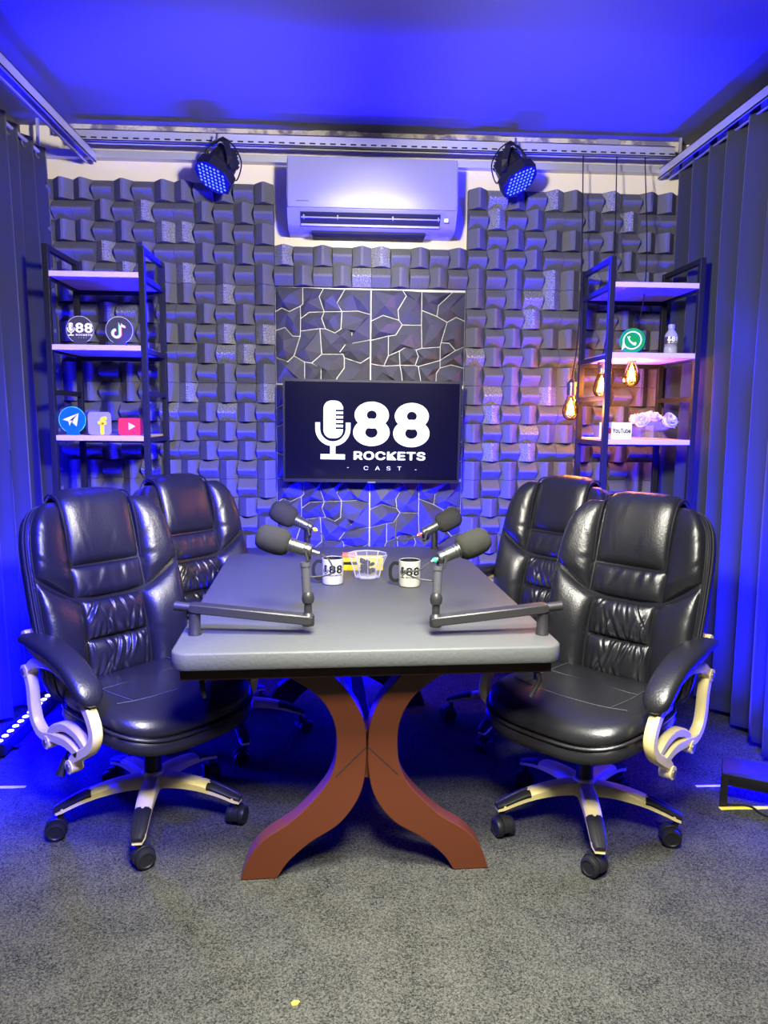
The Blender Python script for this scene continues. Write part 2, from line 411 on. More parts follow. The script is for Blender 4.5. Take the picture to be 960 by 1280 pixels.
rail('trim_3', (1.67, 3.97, 2.59), (1.67, -1.5, 2.59), .07, .045, True, 1)
struct(MB().box((-1.45, 3.965, 2.725), (1.75, 4.0, 2.775)).build('trim_4', M['patch'], smooth=0))
struct(MB().box((-1.5, 3.95, 2.615), (1.72, 4.0, 2.65)).build('trim_5', M['rail'], smooth=0))
for i, (x, wd) in enumerate(((-.05, .16), (.66, .2), (1.36, .07))):
    b = MB(); o = [(x+wd*math.cos(a)*(.9+.2*random.random()), 2.755+.03*math.sin(a)*(.8+.4*random.random())) for a in [k*2*PI/14 for k in range(14)]]
    b.prism(o, 3.955, 3.966, lambda p, q, d: (p, d, q)); b.build('plaster_patch', M['patch'] if i < 2 else M['white'], bpy.data.objects['trim_4'])

# ------------------------------------------------------------------ acoustic foam on the back wall
def gable(vertical, w_=.098, base=.018, ridge=.068, x=0, z=0, y=0):
    h = w_/2; q = .012
    if vertical:
        pr = [(-h,0),(-h,base),(-q/2,ridge),(q/2,ridge),(h,base),(h,0)]
        a = [(x+p, y-d, z-h) for p, d in pr]; b = [(x+p, y-d, z+h) for p, d in pr]
    else:
        pr = [(-h,0),(-h,base),(-q/2,ridge),(q/2,ridge),(h,base),(h,0)]
        a = [(x-h, y-d, z+p) for p, d in pr]; b = [(x+h, y-d, z+p) for p, d in pr]
    fs = [(i, i+1, 6+i+1, 6+i) for i in range(5)]+[(5,0,6,11),(0,1,2,3,4,5)[::-1],(6,7,8,9,10,11)]
    return a+b, fs
FX0, FZ0 = -.359, 2.012
blk = {}
for vert in (0, 1):
    o = MB().add(*gable(vert)).build('foam_block', M['foam'], smooth=0); blk[vert] = o.data; bpy.data.objects.remove(o)
solo = [(i, j) for i in (-2, -1, 2, 3) for j in (-1, 0, 1) if (i, j) != (3, 1)]
rest = MB()
YS = YB-.014
def foam_panel(i, j, single, ncols=range(5), nrows=range(5), flip=0, px=None, pz=None):
    x0 = FX0+.5*i; z1 = FZ0-.5*j
    xa = x0+.1*min(ncols); xb = x0+.1*(max(ncols)+1); zb = z1-.1*min(nrows); za = z1-.1*(max(nrows)+1)
    sheet = ((xa+.001, YS, za+.001), (xb-.001, YB-.0005, zb-.001))
    p = None
    if single: p = MB().box(*sheet).build('acoustic_foam_panel', M['foamback'], WB, smooth=0)
    else: rest.box(*sheet)
    for c in ncols:
        for r in nrows:
            vert = (c+r+flip) % 2 == 0; x = x0+.1*c+.05; z = z1-.1*r-.05
            if single:
                o = bpy.data.objects.new('foam_block', blk[vert]); COL.objects.link(o); o.parent = p; o.location = (x, YS+.0005, z)
            else: rest.add(*gable(vert, x=x, z=z, y=YS+.0005))
for ij in solo: foam_panel(*ij, True)
foam_panel(0, -1, True, nrows=range(3, 5), flip=1); foam_panel(1, -1, True, nrows=range(3, 5), flip=1)
for i in (-2, -1, 2, 3):
    for j in (2, 3): foam_panel(i, j, False)
foam_panel(3, 1, False)
for j in (-1, 0, 1, 2, 3):
    foam_panel(-3, j, False, ncols=range(3, 5))
    foam_panel(4, j, False, ncols=range(0, 2))
foam_panel(0, 3, False); foam_panel(1, 3, False)
ro = rest.build('foam_blocks', M['foam'], WB, smooth=0); ro['kind'] = 'stuff'

# faceted diffuser panels behind and around the television
LV = dict(A=(82,37),B=(191,40),C=(272,42),D=(357,44),E=(460,44),F=(191,103),G=(137,133),H=(108,120),I=(82,135),K=(181,112),L=(82,208),M=(120,195),N=(150,228),O=(180,228),
  P=(182,160),Q=(215,135),R=(275,132),S=(345,130),T=(408,127),U=(460,140),V=(255,75),W=(325,98),X=(265,158),Y=(280,198),Z=(318,213),a=(341,198),b=(181,208),c=(258,197),d=(265,297),
  e=(385,180),f=(385,253),g=(335,290),h=(360,257),i=(460,238),j=(155,305),k=(82,312),l=(130,328),m=(197,328),n=(225,332),o=(350,296),p=(355,310),q=(420,330),r=(460,305),s=(197,415),t=(262,352),u=(262,415),v=(355,350),w=(325,390),x=(82,415),y=(460,415),z=(325,415))
LC = ['ABFKGHI','BCVRQPKF','CDWSRV','DEUTSW','IHGKPbONML','PQRXYcb','RSaZYX','STeaZ' ,'STUifE' ,'LMNOjlk','ObcdnmjO','cYZeg','kljmsx','mntus','ndogzut' ,'gopvwz' ,'ghirqpo','efhgdcYZ','pqryzwv']
# clean list of cells as loops of vertex names
LC = ['ABFKGHI', 'BCVRQPKF', 'CDWSRV', 'DEUTSW', 'IHGKPbONML', 'PQRXYcb', 'RSaZYX', 'STUihfea', 'LMNOjlk', 'Obcdnmj', 'cYZaefhgod', 'ghirqpo', 'kljmsx', 'mntus', 'ndopvwzut', 'pqryzwv']
RV = dict(A=(464,44),B=(585,44),C=(660,48),D=(780,48),E=(830,48),F=(832,160),G=(795,145),H=(760,165),I=(720,143),J=(660,120),K=(632,68),L=(600,65),M=(568,120),N=(572,160),O=(585,178),P=(660,178),Q=(510,142),R=(464,165),
  S=(725,100),T=(464,240),U=(532,222),V=(560,218),W=(532,300),X=(605,262),Y=(575,280),Z=(640,275),a=(735,262),b=(663,268),c=(738,245),d=(770,247),e=(795,275),f=(830,260),g=(650,300),h=(638,336),i=(578,336),j=(515,340),k=(464,332),
  l=(735,315),m=(736,345),n=(780,332),o=(830,345),p=(722,365),q=(720,415),r=(830,415),s=(650,340),t=(664,415),u=(585,370),v=(590,415),w=(464,415))
RC = ['ABLMNQR', 'BCJPONMLB', 'CDSIJ', 'DEFGHIS', 'RQNOVUT', 'OPbZXYWUV', 'PJIHcab', 'HGFfedc', 'TUWkk', 'WYijk', 'YXZghi', 'Zbalsg' , 'caledf', 'lmnof e', 'kjivw', 'hsptuq', 'iuvh', 'mpqron']
RC = ['ABLMNQR', 'BCJPONML', 'CDSIJ', 'DEFGHIS', 'RQNOVUT', 'OPbZXYWUV', 'PJIHcab', 'HGFfedc', 'TUWjk', 'WYij', 'YXZghi', 'Zbalshg', 'caled', 'lmnofe', 'kjiuvw', 'ihstvu', 'slmpqt', 'pmnorq']
def facet_panel(x0, z1, V, C, ox, mirror=False, flipz=False):
    p = MB().box((x0+.0005, YB-.012, z1-.4995), (x0+.4995, YB-.0005, z1-.002)).build('diffuser_panel', M['groove'], WB, smooth=0)
    for cell in C:
        pts = []
        for ch in cell:
            if ch not in V: continue
            a, b = (V[ch][0]-ox)/(378. if ox < 100 else 368.), (V[ch][1]-38)/378.
            a = min(max(a, .003), .997); b = min(max(b, .003), .997)
            if mirror: a = 1-a
            if flipz: b = 1-b
            q = (x0+.5*a, z1-.5*b)
            if not pts or (Vector(q)-Vector(pts[-1])).length > .004: pts.append(q)
        if len(pts) < 3: continue
        n = len(pts)
        if sum(pts[i][0]*pts[(i+1)%n][1]-pts[(i+1)%n][0]*pts[i][1] for i in range(n)) < 0: pts.reverse()
        q = inset(pts, .0022)
        ar = .5*sum(q[i][0]*q[(i+1)%n][1]-q[(i+1)%n][0]*q[i][1] for i in range(n))
        if ar < 1e-5: continue
        cx = sum((q[i][0]+q[(i+1)%n][0])*(q[i][0]*q[(i+1)%n][1]-q[(i+1)%n][0]*q[i][1]) for i in range(n))/(6*ar)
        cz = sum((q[i][1]+q[(i+1)%n][1])*(q[i][0]*q[(i+1)%n][1]-q[(i+1)%n][0]*q[i][1]) for i in range(n))/(6*ar)
        dx, dz = random.uniform(-.012, .012), random.uniform(-.012, .012)
        h = .024+min(.042, math.sqrt(ar)*.42)
        yb = YB-.0115
        vs = [(a, yb, b) for a, b in q]+[(a, yb-.008, b) for a, b in q]
        # a short ridge instead of a single apex when the cell is long
        ds = max(range(n), key=lambda i: (q[i][0]-cx)**2+(q[i][1]-cz)**2)
        e = Vector((q[ds][0]-cx, q[ds][1]-cz)); L = e.length*.28; e.normalize()
        vs += [(cx+dx+e.x*L, yb-h, cz+dz+e.y*L), (cx+dx-e.x*L, yb-h*.92, cz+dz-e.y*L)]
        fs = [tuple(range(n))]
        side = [0 if (q[i][0]-cx)*e.x+(q[i][1]-cz)*e.y >= 0 else 1 for i in range(n)]
        for i in range(n):
            j = (i+1) % n; fs.append((i, j, n+j, n+i))
            fs.append((n+i, n+j, 2*n+side[i]))
            if side[i] != side[j]: fs.append((n+j, 2*n+side[j], 2*n+side[i]))
        MB().add(vs, fs).build('facet_tile', M['facet'], p, smooth=0)
for k, flip in ((0, False), (1, False), (2, False)):
    facet_panel(FX0, FZ0-.5*k, LV, LC, 82, False, flip)
    facet_panel(FX0+.5, FZ0-.5*k, RV, RC, 463, False, flip)

# ------------------------------------------------------------------ curtains
def curtain(name, label, x, y0, y1, seed, sgn):
    rnd = random.Random(seed); t = thing(name, label, 'curtain', (x, 0, 0))
    ph = []; y = y0; n = 0
    waves = int(abs(y1-y0)/.155); off = [rnd.uniform(.8, 1.25) for _ in range(waves+2)]
    tot = sum(off[:waves]); cum = [0]
    for k in range(waves): cum.append(cum[-1]+off[k]/tot)
    am = [rnd.uniform(.75, 1.2) for _ in range(waves+2)]
    def fn(u, v):
        k = min(waves-1, max(0, next((i for i in range(waves) if cum[i+1] >= u-1e-9), waves-1)))
        loc = (u-cum[k])/(cum[k+1]-cum[k]); a = .058*(am[k]*(1-loc)+am[k+1]*loc)
        fl = .55+.45*(1-v)+.1*math.sin(5*v+k)
        xx = a*fl*math.cos(2*PI*loc)+.012*math.sin(9*u+3*v)
        yy = y0+(y1-y0)*u+.03*fl*math.sin(4*PI*loc)*.4+.015*math.sin(3*v+k*1.7)*(1-v)
        return (xx, yy, .03+v*2.615)
    N = waves*12
    g = MB().grid(fn, N, 18)
    # give the cloth thickness
    k = len(g.v); g.v += [(p[0]+sgn*.004, p[1], p[2]) for p in g.v]; g.f += [tuple(i+k for i in f[::-1]) for f in g.f]
    W = N+1; rim = [(j*W+i) for j, i in []]
    for j in range(18):
        for i in (0, N): a, b = j*W+i, (j+1)*W+i; g.f.append((a, b, b+k, a+k))
    for i in range(N):
        for j in (0, 18): a, b = j*W+i, j*W+i+1; g.f.append((a, b, b+k, a+k))
    g.build('cloth', M['curtain'], t, smooth=180)
    for q in range(waves):
        u = cum[q]; p = fn(u+.25*(cum[q+1]-cum[q]), .985)
        MB().tube([(p[0]+.018*math.cos(a)*.2, p[1]+.018*math.cos(a), p[2]+.018*math.sin(a)) for a in [i*2*PI/14 for i in range(14)]], .0045, 6, closed=True).build('eyelet', M['silver'], t)
    rod = thing('curtain_rod', 'thin curtain rod under the ceiling carrying the '+('left' if sgn < 0 else 'right')+' dark curtain', 'curtain rod', (x, 0, 2.62))
    MB().cyl((0, y0+.02, 0), (0, y1, 0), .009, n=10).build('rod', M['rail'], rod)
    for yy in (y0-.02, (y0+y1)/2, y1+.1): MB().box((-.006, yy-.006, 0), (.006, yy+.006, ZC-2.62)).build('bracket', M['rail'], rod)
    return t
curtain('curtain', 'dark pleated curtain on the left wall, washed in blue light', -1.50, 3.93, .6, 3, -1)
curtain('curtain', 'dark pleated curtain on the right wall, beside the shelf with the hanging bulbs', 1.72, 3.93, .6, 5, 1)
# ------------------------------------------------------------------ television
TVX, TVZ = .146, 1.268
tv = thing('television', 'wall-mounted flat television showing a white podcast logo', 'television', (TVX, 3.84, TVZ), 0)
b = MB(); b.box((-.457, -.02, -.262), (.457, .02, .262), .006); b.build('housing', M['black'], tv)
MB().box((-.2, .02, -.15), (.2, .145, .15), .01).build('wall_mount', M['black'], tv)
b = MB()
for lo, hi in (((-.457,-.026,.25),(.457,-.0195,.262)), ((-.457,-.026,-.262),(.457,-.0195,-.246)), ((-.457,-.026,-.246),(-.446,-.0195,.25)), ((.446,-.026,-.246),(.457,-.0195,.25))): b.box(lo, hi)
b.build('bezel', M['black'], tv, smooth=0)
scr = MB().box((-.446, -.0225, -.246), (.446, -.0195, .25)).build('screen', M['screen'], tv, smooth=0)
k = .91/222
for piece, nm in (('icon', 'microphone_icon'), ('first', 'digit_eight'), ('second', 'digit_eight'), ('words', 'lettering')):
    b = MB(); logo88(b, lambda x, y, l: (x*k+.002, -.0235-l*.0002, y*k-.005), piece); b.build(nm, M['glow'], scr, smooth=0)
MB().box((-.02, -.028, -.264), (.02, -.02, -.256)).build('maker_badge', M['silver'], tv, smooth=0)
tv.rotation_euler = (math.radians(2), math.radians(.35), 0)

# ------------------------------------------------------------------ air conditioner
ac = thing('air_conditioner', 'white split air conditioner mounted high on the cream wall', 'air conditioner', (.138, 4.0, 0))
hw = .415
prof = [(0,2.585),(-.21,2.585),(-.245,2.57),(-.25,2.40),(-.245,2.345),(-.235,2.335),(-.20,2.285),(-.16,2.262),(0,2.262)]
b = MB(); n = len(prof)
for sx in (-hw, hw):
    b.v += [(sx, y, z) for y, z in prof]
b.f += [(i, (i+1) % n, n+(i+1) % n, n+i) for i in range(n)]+[tuple(range(n)), tuple(range(n, 2*n))[::-1]]
b.build('body', M['white'], ac)
MB().box((-hw+.004, -.256, 2.347), (hw-.004, -.246, 2.582), .004).build('front_panel', M['white'], ac)
b = MB(); b.add([(-.352,-.2375,2.331),(.335,-.2375,2.331),(.335,-.1995,2.279),(-.352,-.1995,2.279),(-.352,-.19,2.34),(.335,-.19,2.34),(.335,-.17,2.30),(-.352,-.17,2.30)], [(0,1,2,3),(4,7,6,5),(0,4,5,1),(1,5,6,2),(2,6,7,3),(3,7,4,0)])
v = b.build('outlet', M['dark'], ac, smooth=0)
MB().tube([(-.35,-.226,2.308),(.333,-.226,2.308)], .004, 6).build('louver', M['white'], ac)
MB().tube([(-.35,-.203,2.277),(.333,-.203,2.277)], 1, prof=[(.006,-.03),(.006,.0),(-.002,.004),(-.002,-.03)], up=(0,-.6,.8)).build('louver', M['white'], ac)
for x in (-.335, -.17, .1, .325): MB().box((x-.003,-.236,2.30),(x+.003,-.21,2.318)).build('vane_clip', M['white'], ac, smooth=0)
MB().box((.352,-.242,2.295),(.372,-.222,2.312)).build('display', M['whitepaint'], ac, smooth=0)
vs, fs = text_vf('FUJITSU', .013, .012); b = MB().add([(x+.002, -.2568-q*.00003, z+2.386) for x, z, q in vs], fs)
for s_ in (-1, 1): r = ring2(s_*.0045+.002, 2.398, .0055, .003, .0038, .0017, 16); b.add([(x, -.2568, z) for x, z in r[0]], r[1])
b.build('wordmark', M['silver'], ac, smooth=0)
MB().box((-.37,-.2568,2.374),(-.31,-.256,2.377)).build('print_line', M['cable'], ac, smooth=0)
MB().box((-.30,-.16,2.25),(.27,-.02,2.262)).build('drip_tray', M['dark'], ac, smooth=0)

# ------------------------------------------------------------------ stage lights on the rail
def stage_light(loc, d, label, sgn, power):
    t = thing('stage_light', label, 'stage light', loc, 0, 'blue stage lights on the ceiling rail')
    d = Vector(d).normalized(); q = Vector((0,0,1)).rotation_difference(d).to_matrix()
    def mp(p): return q @ Vector(p)
    b = MB(); b.lathe([(.045,-.115),(.075,-.11),(.082,-.07),(.082,-.03),(.112,-.005),(.115,.045),(.109,.05)], 8, axis=d, cap=True); b.build('housing', M['black'], t, smooth=20)
    l = MB(); l.lathe([(.103,.0505),(.103,.0525),(.001,.053)], 24, axis=d); lens = l.build('lens', M['lens'], t)
    pts = [(i*.024, j*.024) for i in range(-4, 5) for j in range(-4, 5) if math.hypot(i*.024, j*.024) < .094]
    for x, y in pts:
        m_ = MB(); m_.lathe([(.0075,.053),(.0055,.0555),(.0005,.0565)], 6)
        o = MB().add([mp((p[0]+x, p[1]+y, p[2])) for p in m_.v], m_.f).build('led_lens', M['led'], lens)
    side = Vector((0,0,1)).cross(d).normalized(); top = Vector((0, .0, .155))
    A, B = side*.122, -side*.122
    path = [A+d*.0, A+Vector((0,0,.05)), A*.75+top*.85, A*.4+top, B*.4+top, B*.75+top*.85, B+Vector((0,0,.05)), B]
    MB().tube(path, 1, prof=[(.016,-.003),(.016,.003),(-.016,.003),(-.016,-.003)], up=d).build('yoke', M['blackmetal'], t, smooth=0)
    for s_ in (1, -1): MB().cyl(side*s_*.105, side*s_*.14, .014, n=10).build('yoke_knob', M['black'], t)
    MB().cyl(top, (0, .02, .2), .006, n=8).build('hanger_bolt', M['silver'], t)
    for k in range(6):   # cooling fins at the back
        m_ = MB().box((-.06+k*.022, -.055, -.135), (-.057+k*.022, .055, -.11)); MB().add([mp(p) for p in m_.v], m_.f).build('fin', M['black'], t, smooth=0)
    c = spl([mp((0,.02,-.13)), (sgn*.09,.05,-.03), (sgn*.125,.05,.06), (sgn*.09,.04,.14), (sgn*.05,.03,.175)], 8)
    MB().tube(c, .004, 6).build('power_cable', M['black'], t)
    t.scale = (.88,)*3
    light('stage_spot', 'SPOT', Vector(loc)+d*.075, power, BLUE, Vector(loc)+d*2, spot_size=math.radians(44), spot_blend=.9, shadow_soft_size=.08)
stage_light((-.605, 3.73, 2.495), (-.46, -.42, -.80), 'black stage light with blue LED face, left of the air conditioner', 1, 6500)
stage_light((.83, 3.73, 2.515), (.48, -.42, -.80), 'black stage light with blue LED face, right of the air conditioner', -1, 2600)

# ------------------------------------------------------------------ shelves
def shelf(x0, x1, y0, y1, label, levels):
    t = thing('metal_shelf', label, 'shelf', ((x0+x1)/2, (y0+y1)/2, 0))
    hx, hy, s_, H = (x1-x0)/2, (y1-y0)/2, .013, 2.075
    for sx in (-1, 1):
        for sy in (-1, 1): MB().box((sx*hx-s_, sy*hy-s_, 0), (sx*hx+s_, sy*hy+s_, H), .002).build('post', M['blackmetal'], t, smooth=0)
        for z in [H-.013]+[l-.02 for l in levels]+[1.44, .64]:
            MB().box((sx*hx-.011, -hy+s_, z-.011), (sx*hx+.011, hy-s_, z+.011)).build('side_bar', M['blackmetal'], t, smooth=0)
    for z in levels:
        MB().box((-hx+.012, -hy-.012, z-.024), (hx-.012, hy+.012, z), .002).build('shelf_board', M['board'], t, smooth=0)
        MB().box((-hx+.013, hy-.008, z-.045), (hx-.013, hy+.008, z-.025)).build('rear_bar', M['blackmetal'], t, smooth=0)
    return t
LEV = (1.962, 1.648, 1.25, .85, .45, .12)
shelf(-1.295, -.885, 3.4, 3.76, 'black metal shelf against the wall beside the left curtain', LEV)
shelf(1.215, 1.63, 3.4, 3.79, 'black metal shelf with hanging bulbs beside the right curtain', LEV)
def sign(name, label, x, z, outline, m, thick=.006, y=3.43, rz=0, edge=None, scale=1):
    t = thing(name, label, 'sign', (x, y, z+.0005), rz)
    MB().prism(outline, -thick/2, thick/2, lambda a, b, d: (a, d, b), min(.0015, thick*.2)).build('plate', m, t)
    return t
def paint(t, name, m, shapes, y):
    """flat printed shapes (verts2d, faces) on a sign face at depth y"""
    b = MB()
    for vf in shapes: b.add([(p[0], y, p[1]) for p in vf[0]], vf[1])
    return b.build(name, m, t, smooth=0)
def disc_sign(r, foot=.35): # round plate with a flat foot
    a0 = -PI/2+foot*1.35; a1 = 1.5*PI-foot*1.35
    o = [(r*math.cos(a), r+r*.12+r*math.sin(a)) for a in [a0+(a1-a0)*i/40 for i in range(41)]]
    x = r*math.sin(foot*1.35)
    return o+[(-x*1.1, 0), (x*1.1, 0)]
ZA, ZB = 1.648, 1.25
R = .06
t = sign('round_sign', 'round dark sign with white microphone and 88 logo on the left shelf', -1.172, ZA, disc_sign(R), M['darksign'])
b = MB(); kk = .00078; logo88(b, lambda x, y, l: (x*kk, -.0045-l*.0004, R*1.12+y*kk)); b.build('logo', M['whitepaint'], t, smooth=0)
r_ = ring2(0, R*1.12, R, R, R-.0018, R-.0018, 48, -PI/2+.5, 1.5*PI-.5); paint(t, 'rim_line', M['acrylic'], [r_], -.0042)
t = sign('round_sign', 'round sign with white musical note, beside the dark 88 logo sign', -1.0, ZA, disc_sign(R), M['darksign'])
def note(dx, dz):
    c = (dx-.012, R*1.12-.014+dz)
    s1 = ring2(c[0], c[1], .021, .021, .012, .012, 24, PI*.55, 2*PI+.01)
    s2 = strip_rect(c[0]+.0115, c[0]+.0208, c[1], c[1]+.052)
    s3 = ring2(c[0]+.0208+.018, c[1]+.052, .0272, .0272, .018, .018, 12, PI, 1.5*PI)
    return [s1, s2, s3]
paint(t, 'note_offset', M['cyan'], note(-.003, .002), -.0042); paint(t, 'note_offset', M['rose_red'], note(.003, -.002), -.0044); paint(t, 'note', M['whitepaint'], note(0, 0), -.0047)  # cyan and pink copies of the note are offset print
paint(t, 'rim_line', M['acrylic'], [ring2(0, R*1.12, R, R, R-.0018, R-.0018, 48, -PI/2+.5, 1.5*PI-.5)], -.0042)
t = sign('round_sign', 'round blue sign with a white paper plane on the left shelf', -1.222, ZB, disc_sign(R), M['skyblue'])
pl = lambda pts: ([(p[0]*R, R*1.12+p[1]*R) for p in pts], [tuple(range(len(pts)))])
paint(t, 'paper_plane', M['whitepaint'], [pl([(-.72,.02),(.5,.52),(.1,-.02),(-.3,-.1)]), pl([(.5,.52),(.3,-.48),(-.02,-.18)]), pl([(-.3,-.1),(.42,.44),(-.12,-.22),(-.2,-.45)])], -.0042)
paint(t, 'rim_line', M['cyan'], [ring2(0, R*1.12, R, R, R-.0025, R-.0025, 48, -PI/2+.5, 1.5*PI-.5)], -.0042)
t = sign('square_sign', 'rounded square grey sign with a yellow letter f', -1.103, ZB, rrect(-.052, .052, 0, .104, .018), M['greysign'])
vs, fs = text_vf('f', .125, .035); x_ = [v[0] for v in vs]; y_ = [v[1] for v in vs]; mx = (min(x_)+max(x_))/2
MB().add([(.014+(v[0]-mx)*1.1, -.0045-v[2]*.00003, .002+(v[1]-min(y_))*.082/(max(y_)-min(y_))) for v in vs], fs).build('letter', M['yellow'], t, smooth=0)
t = sign('red_sign', 'red rounded sign with a white play triangle at the shelf post', -.965, ZB, rrect(-.055, .055, 0, .078, .014), M['red'])
paint(t, 'play_triangle', M['whitepaint'], [fan([(-.008,.025),(.022,.041),(-.008,.057)])], -.0042)
# right shelf
t = sign('round_sign', 'thick round green sign with a white telephone bubble on the right shelf', 1.352, ZA, [(.058*math.cos(a), .0585+.058*math.sin(a)) for a in [i*2*PI/48 for i in range(48)]], M['teal'], .045, y=3.47, rz=-.45)
o_ = [ring2(0, .0605, .042, .042, .0365, .0365, 40), fan([(-.042,.052),(-.03,.031),(-.046,.0165)])]
paint(t, 'bubble', M['whitepaint'], o_, -.0232)
hs = spl([(-.016,.078),(-.015,.066),(-.006,.053),(.006,.045),(.018,.044)], 5); wd = [.009,.008,.006,.0045,.004,.0038,.0038,.0038,.0038,.004,.004,.0042,.0045,.005,.006,.007,.008,.0085,.009,.009,.007]
lft = []; rgt = []
for i in range(len(hs)):
    d_ = (hs[min(i+1, len(hs)-1)]-hs[max(i-1, 0)]).normalized(); n_ = Vector((-d_.y, d_.x)); wv = wd[min(i, 20)]*.8
    lft.append(tuple(hs[i]+n_*wv)); rgt.append(tuple(hs[i]-n_*wv))
nn = len(lft); paint(t, 'handset', M['whitepaint'], [(lft+rgt, [(i, i+1, nn+i+1, nn+i) for i in range(nn-1)])], -.0233)
MB().prism([(.0582*math.cos(a), .0585+.0582*math.sin(a)) for a in [i*2*PI/48 for i in range(48)]], -.018, .0215, lambda a, b, d: (a, d, b)).build('rim', M['skyblue'], t)
t = thing('card_sign', 'white card sign with red play button and dark lettering on the right shelf', 'sign', (1.29, 3.44, ZB+.0005), .0)
MB().box((-.087, -.003, 0), (.066, .003, .078)).build('plate', M['whitepaint'], t, smooth=0)
paint(t, 'play_badge', M['red'], [fan(rrect(-.073, -.033, .026, .053, .006))], -.0034)
paint(t, 'play_triangle', M['whitepaint'], [fan([(-.057,.033),(-.0465,.0395),(-.057,.046)])], -.0037)
vs, fs = text_vf('YouTube', .026, .030); x_ = [v[0] for v in vs]; mx, wx = (min(x_)+max(x_))/2, max(x_)-min(x_)
MB().add([(.018+(v[0]-mx)*.088/wx, -.0034-v[2]*.00003, .039+v[1]*1.5) for v in vs], fs).build('lettering', M['ink'], t, smooth=0)
# bottle
t = thing('water_bottle', 'small clear plastic water bottle with a dark label on the right shelf', 'bottle', (1.535, 3.47, ZA+.0005))
MB().lathe([(.001,0),(.027,.001),(.03,.006),(.03,.035),(.028,.038),(.03,.042),(.03,.085),(.027,.095),(.0145,.112),(.013,.12),(.0135,.128)], 24).build('bottle_body', M['bottle'], t)
MB().lathe([(.0305,.046),(.0306,.047),(.0306,.078),(.0305,.079)], 24, cap=False).build('paper_label', M['darksign'], t)
MB().lathe([(.0155,.118),(.0155,.136),(.014,.138),(.001,.138)], 16).build('cap', M['white'], t)
b = MB(); kk = .00042
logo88(b, lambda x, y, l: (.031*math.sin(x*kk/.031), -.0309*math.cos(x*kk/.031)-l*.0004, .064+y*kk)); b.build('label_print', M['whitepaint'], t, smooth=0)
# glass bowl with roses
t = thing('rose_bowl', 'footed glass bowl filled with pale artificial roses on the right shelf', 'flower bowl', (1.475, 3.48, ZB+.0005))
vs, fs = slab_vf(rrect(-.055, .055, -.045, .045, .01), [(-.008,0),(-.004,.006),(.018,.028),(.022,.034)]); MB().add(vs, fs).build('foot', M['glass'], t)
MB().lathe([(.001,.034),(.05,.036),(.075,.05),(.083,.07),(.083,.085),(.078,.085),(.072,.058),(.045,.043),(.001,.041)], 20).build('bowl', M['glass'], t)
def rose(c, r, nrm):
    b = MB(); q = Vector((0,0,1)).rotation_difference(Vector(nrm).normalized()).to_matrix(); c = Vector(c)
    for k in range(9):
        rr = r*(.22+.78*k/8); a0 = k*2.4
        def fn(u, v): 
            a = a0+(u-.5)*2.4; h = r*.55*(1-k/9)+v*r*(.65-.2*k/8)-r*.1
            ro = rr*(.72+.3*v)+.10*r*math.sin(PI*u)*v
            return c+q@Vector((ro*math.cos(a), ro*math.sin(a), h-.15*r*(2*u-1)**2))
        b.grid(fn, 6, 3)
    b.lathe([(r*.08,r*.1),(r*.2,r*.35),(r*.14,r*.75),(.0005,r*.8)], 8, org=c, axis=nrm)
    b.lathe([(.001,-r*.55),(r*.5,-r*.3),(r*.75,0),(r*.4,r*.2)], 10, org=c, axis=nrm)
    return b.build('rose', M['petal'], t, smooth=60)
rose((-.066,-.03,.085), .036, (-.5,-.8,.35)); rose((.045,-.055,.085), .04, (.25,-.9,.4)); rose((.088,0,.08), .032, (.9,-.35,.3))
rose((-.01,-.04,.098), .03, (0,-.5,.9)); rose((0,.04,.1), .034, (0,.3,1)); rose((-.07,.035,.09), .032, (-.8,.4,.5))

# ------------------------------------------------------------------ hanging bulbs
def bulb(x, y, z, label, d):
    t = thing('pendant_bulb', label, 'pendant lamp', (x, y, z), 0, 'warm bulbs hanging on cords')
    MB().lathe([(.001,-.072),(.012,-.07),(.024,-.06),(.030,-.045),(.030,-.033),(.024,-.01),(.016,.01),(.013,.022),(.011,.022),(.013,.008),(.021,-.012),(.0275,-.034),(.0275,-.044),(.022,-.058),(.011,-.0675),(.001,-.0695)], 20).build('glass_bulb', M['bulb'], t)
    f = MB()
    for k in range(6):
        a = k*PI/3; p = [(.004*math.cos(a), .004*math.sin(a), .0), (.013*math.cos(a), .013*math.sin(a), -.05)]
        f.tube(p, .0016, 5)
    f.cyl((0,0,.01),(0,0,-.05), .0016, n=5)
    f.build('filament', M['filament'], t)
    MB().lathe([(.0145,.018),(.016,.02),(.016,.05),(.0175,.052),(.0175,.066),(.008,.074),(.004,.078)], 16).build('socket', M['brass'], t)
    top = 2.655-z
    MB().tube(spl([(0,0,.1),(d*.3,.0,.3),(d*.75,(3.85-y)*.45,top*.55),(d,3.85-y,top+.003)], 10), .003, 6).build('cord', M['black'], t)
    for c in t.children:
        if c.name.split('.')[0] != 'cord': c.scale = (1.35,)*3
    light('bulb_light', 'POINT', (x, y-.0, z-.04), 7, (1, .42, .10), shadow_soft_size=.03)
bulb(1.128, 3.66, 1.432, 'lit amber bulb hanging lowest, outside the shelf frame', .07)
bulb(1.285, 3.68, 1.545, 'lit amber bulb hanging behind the front post of the shelf', .085)
bulb(1.385, 3.55, 1.595, 'lit amber bulb hanging just below the board with the green sign', .13)

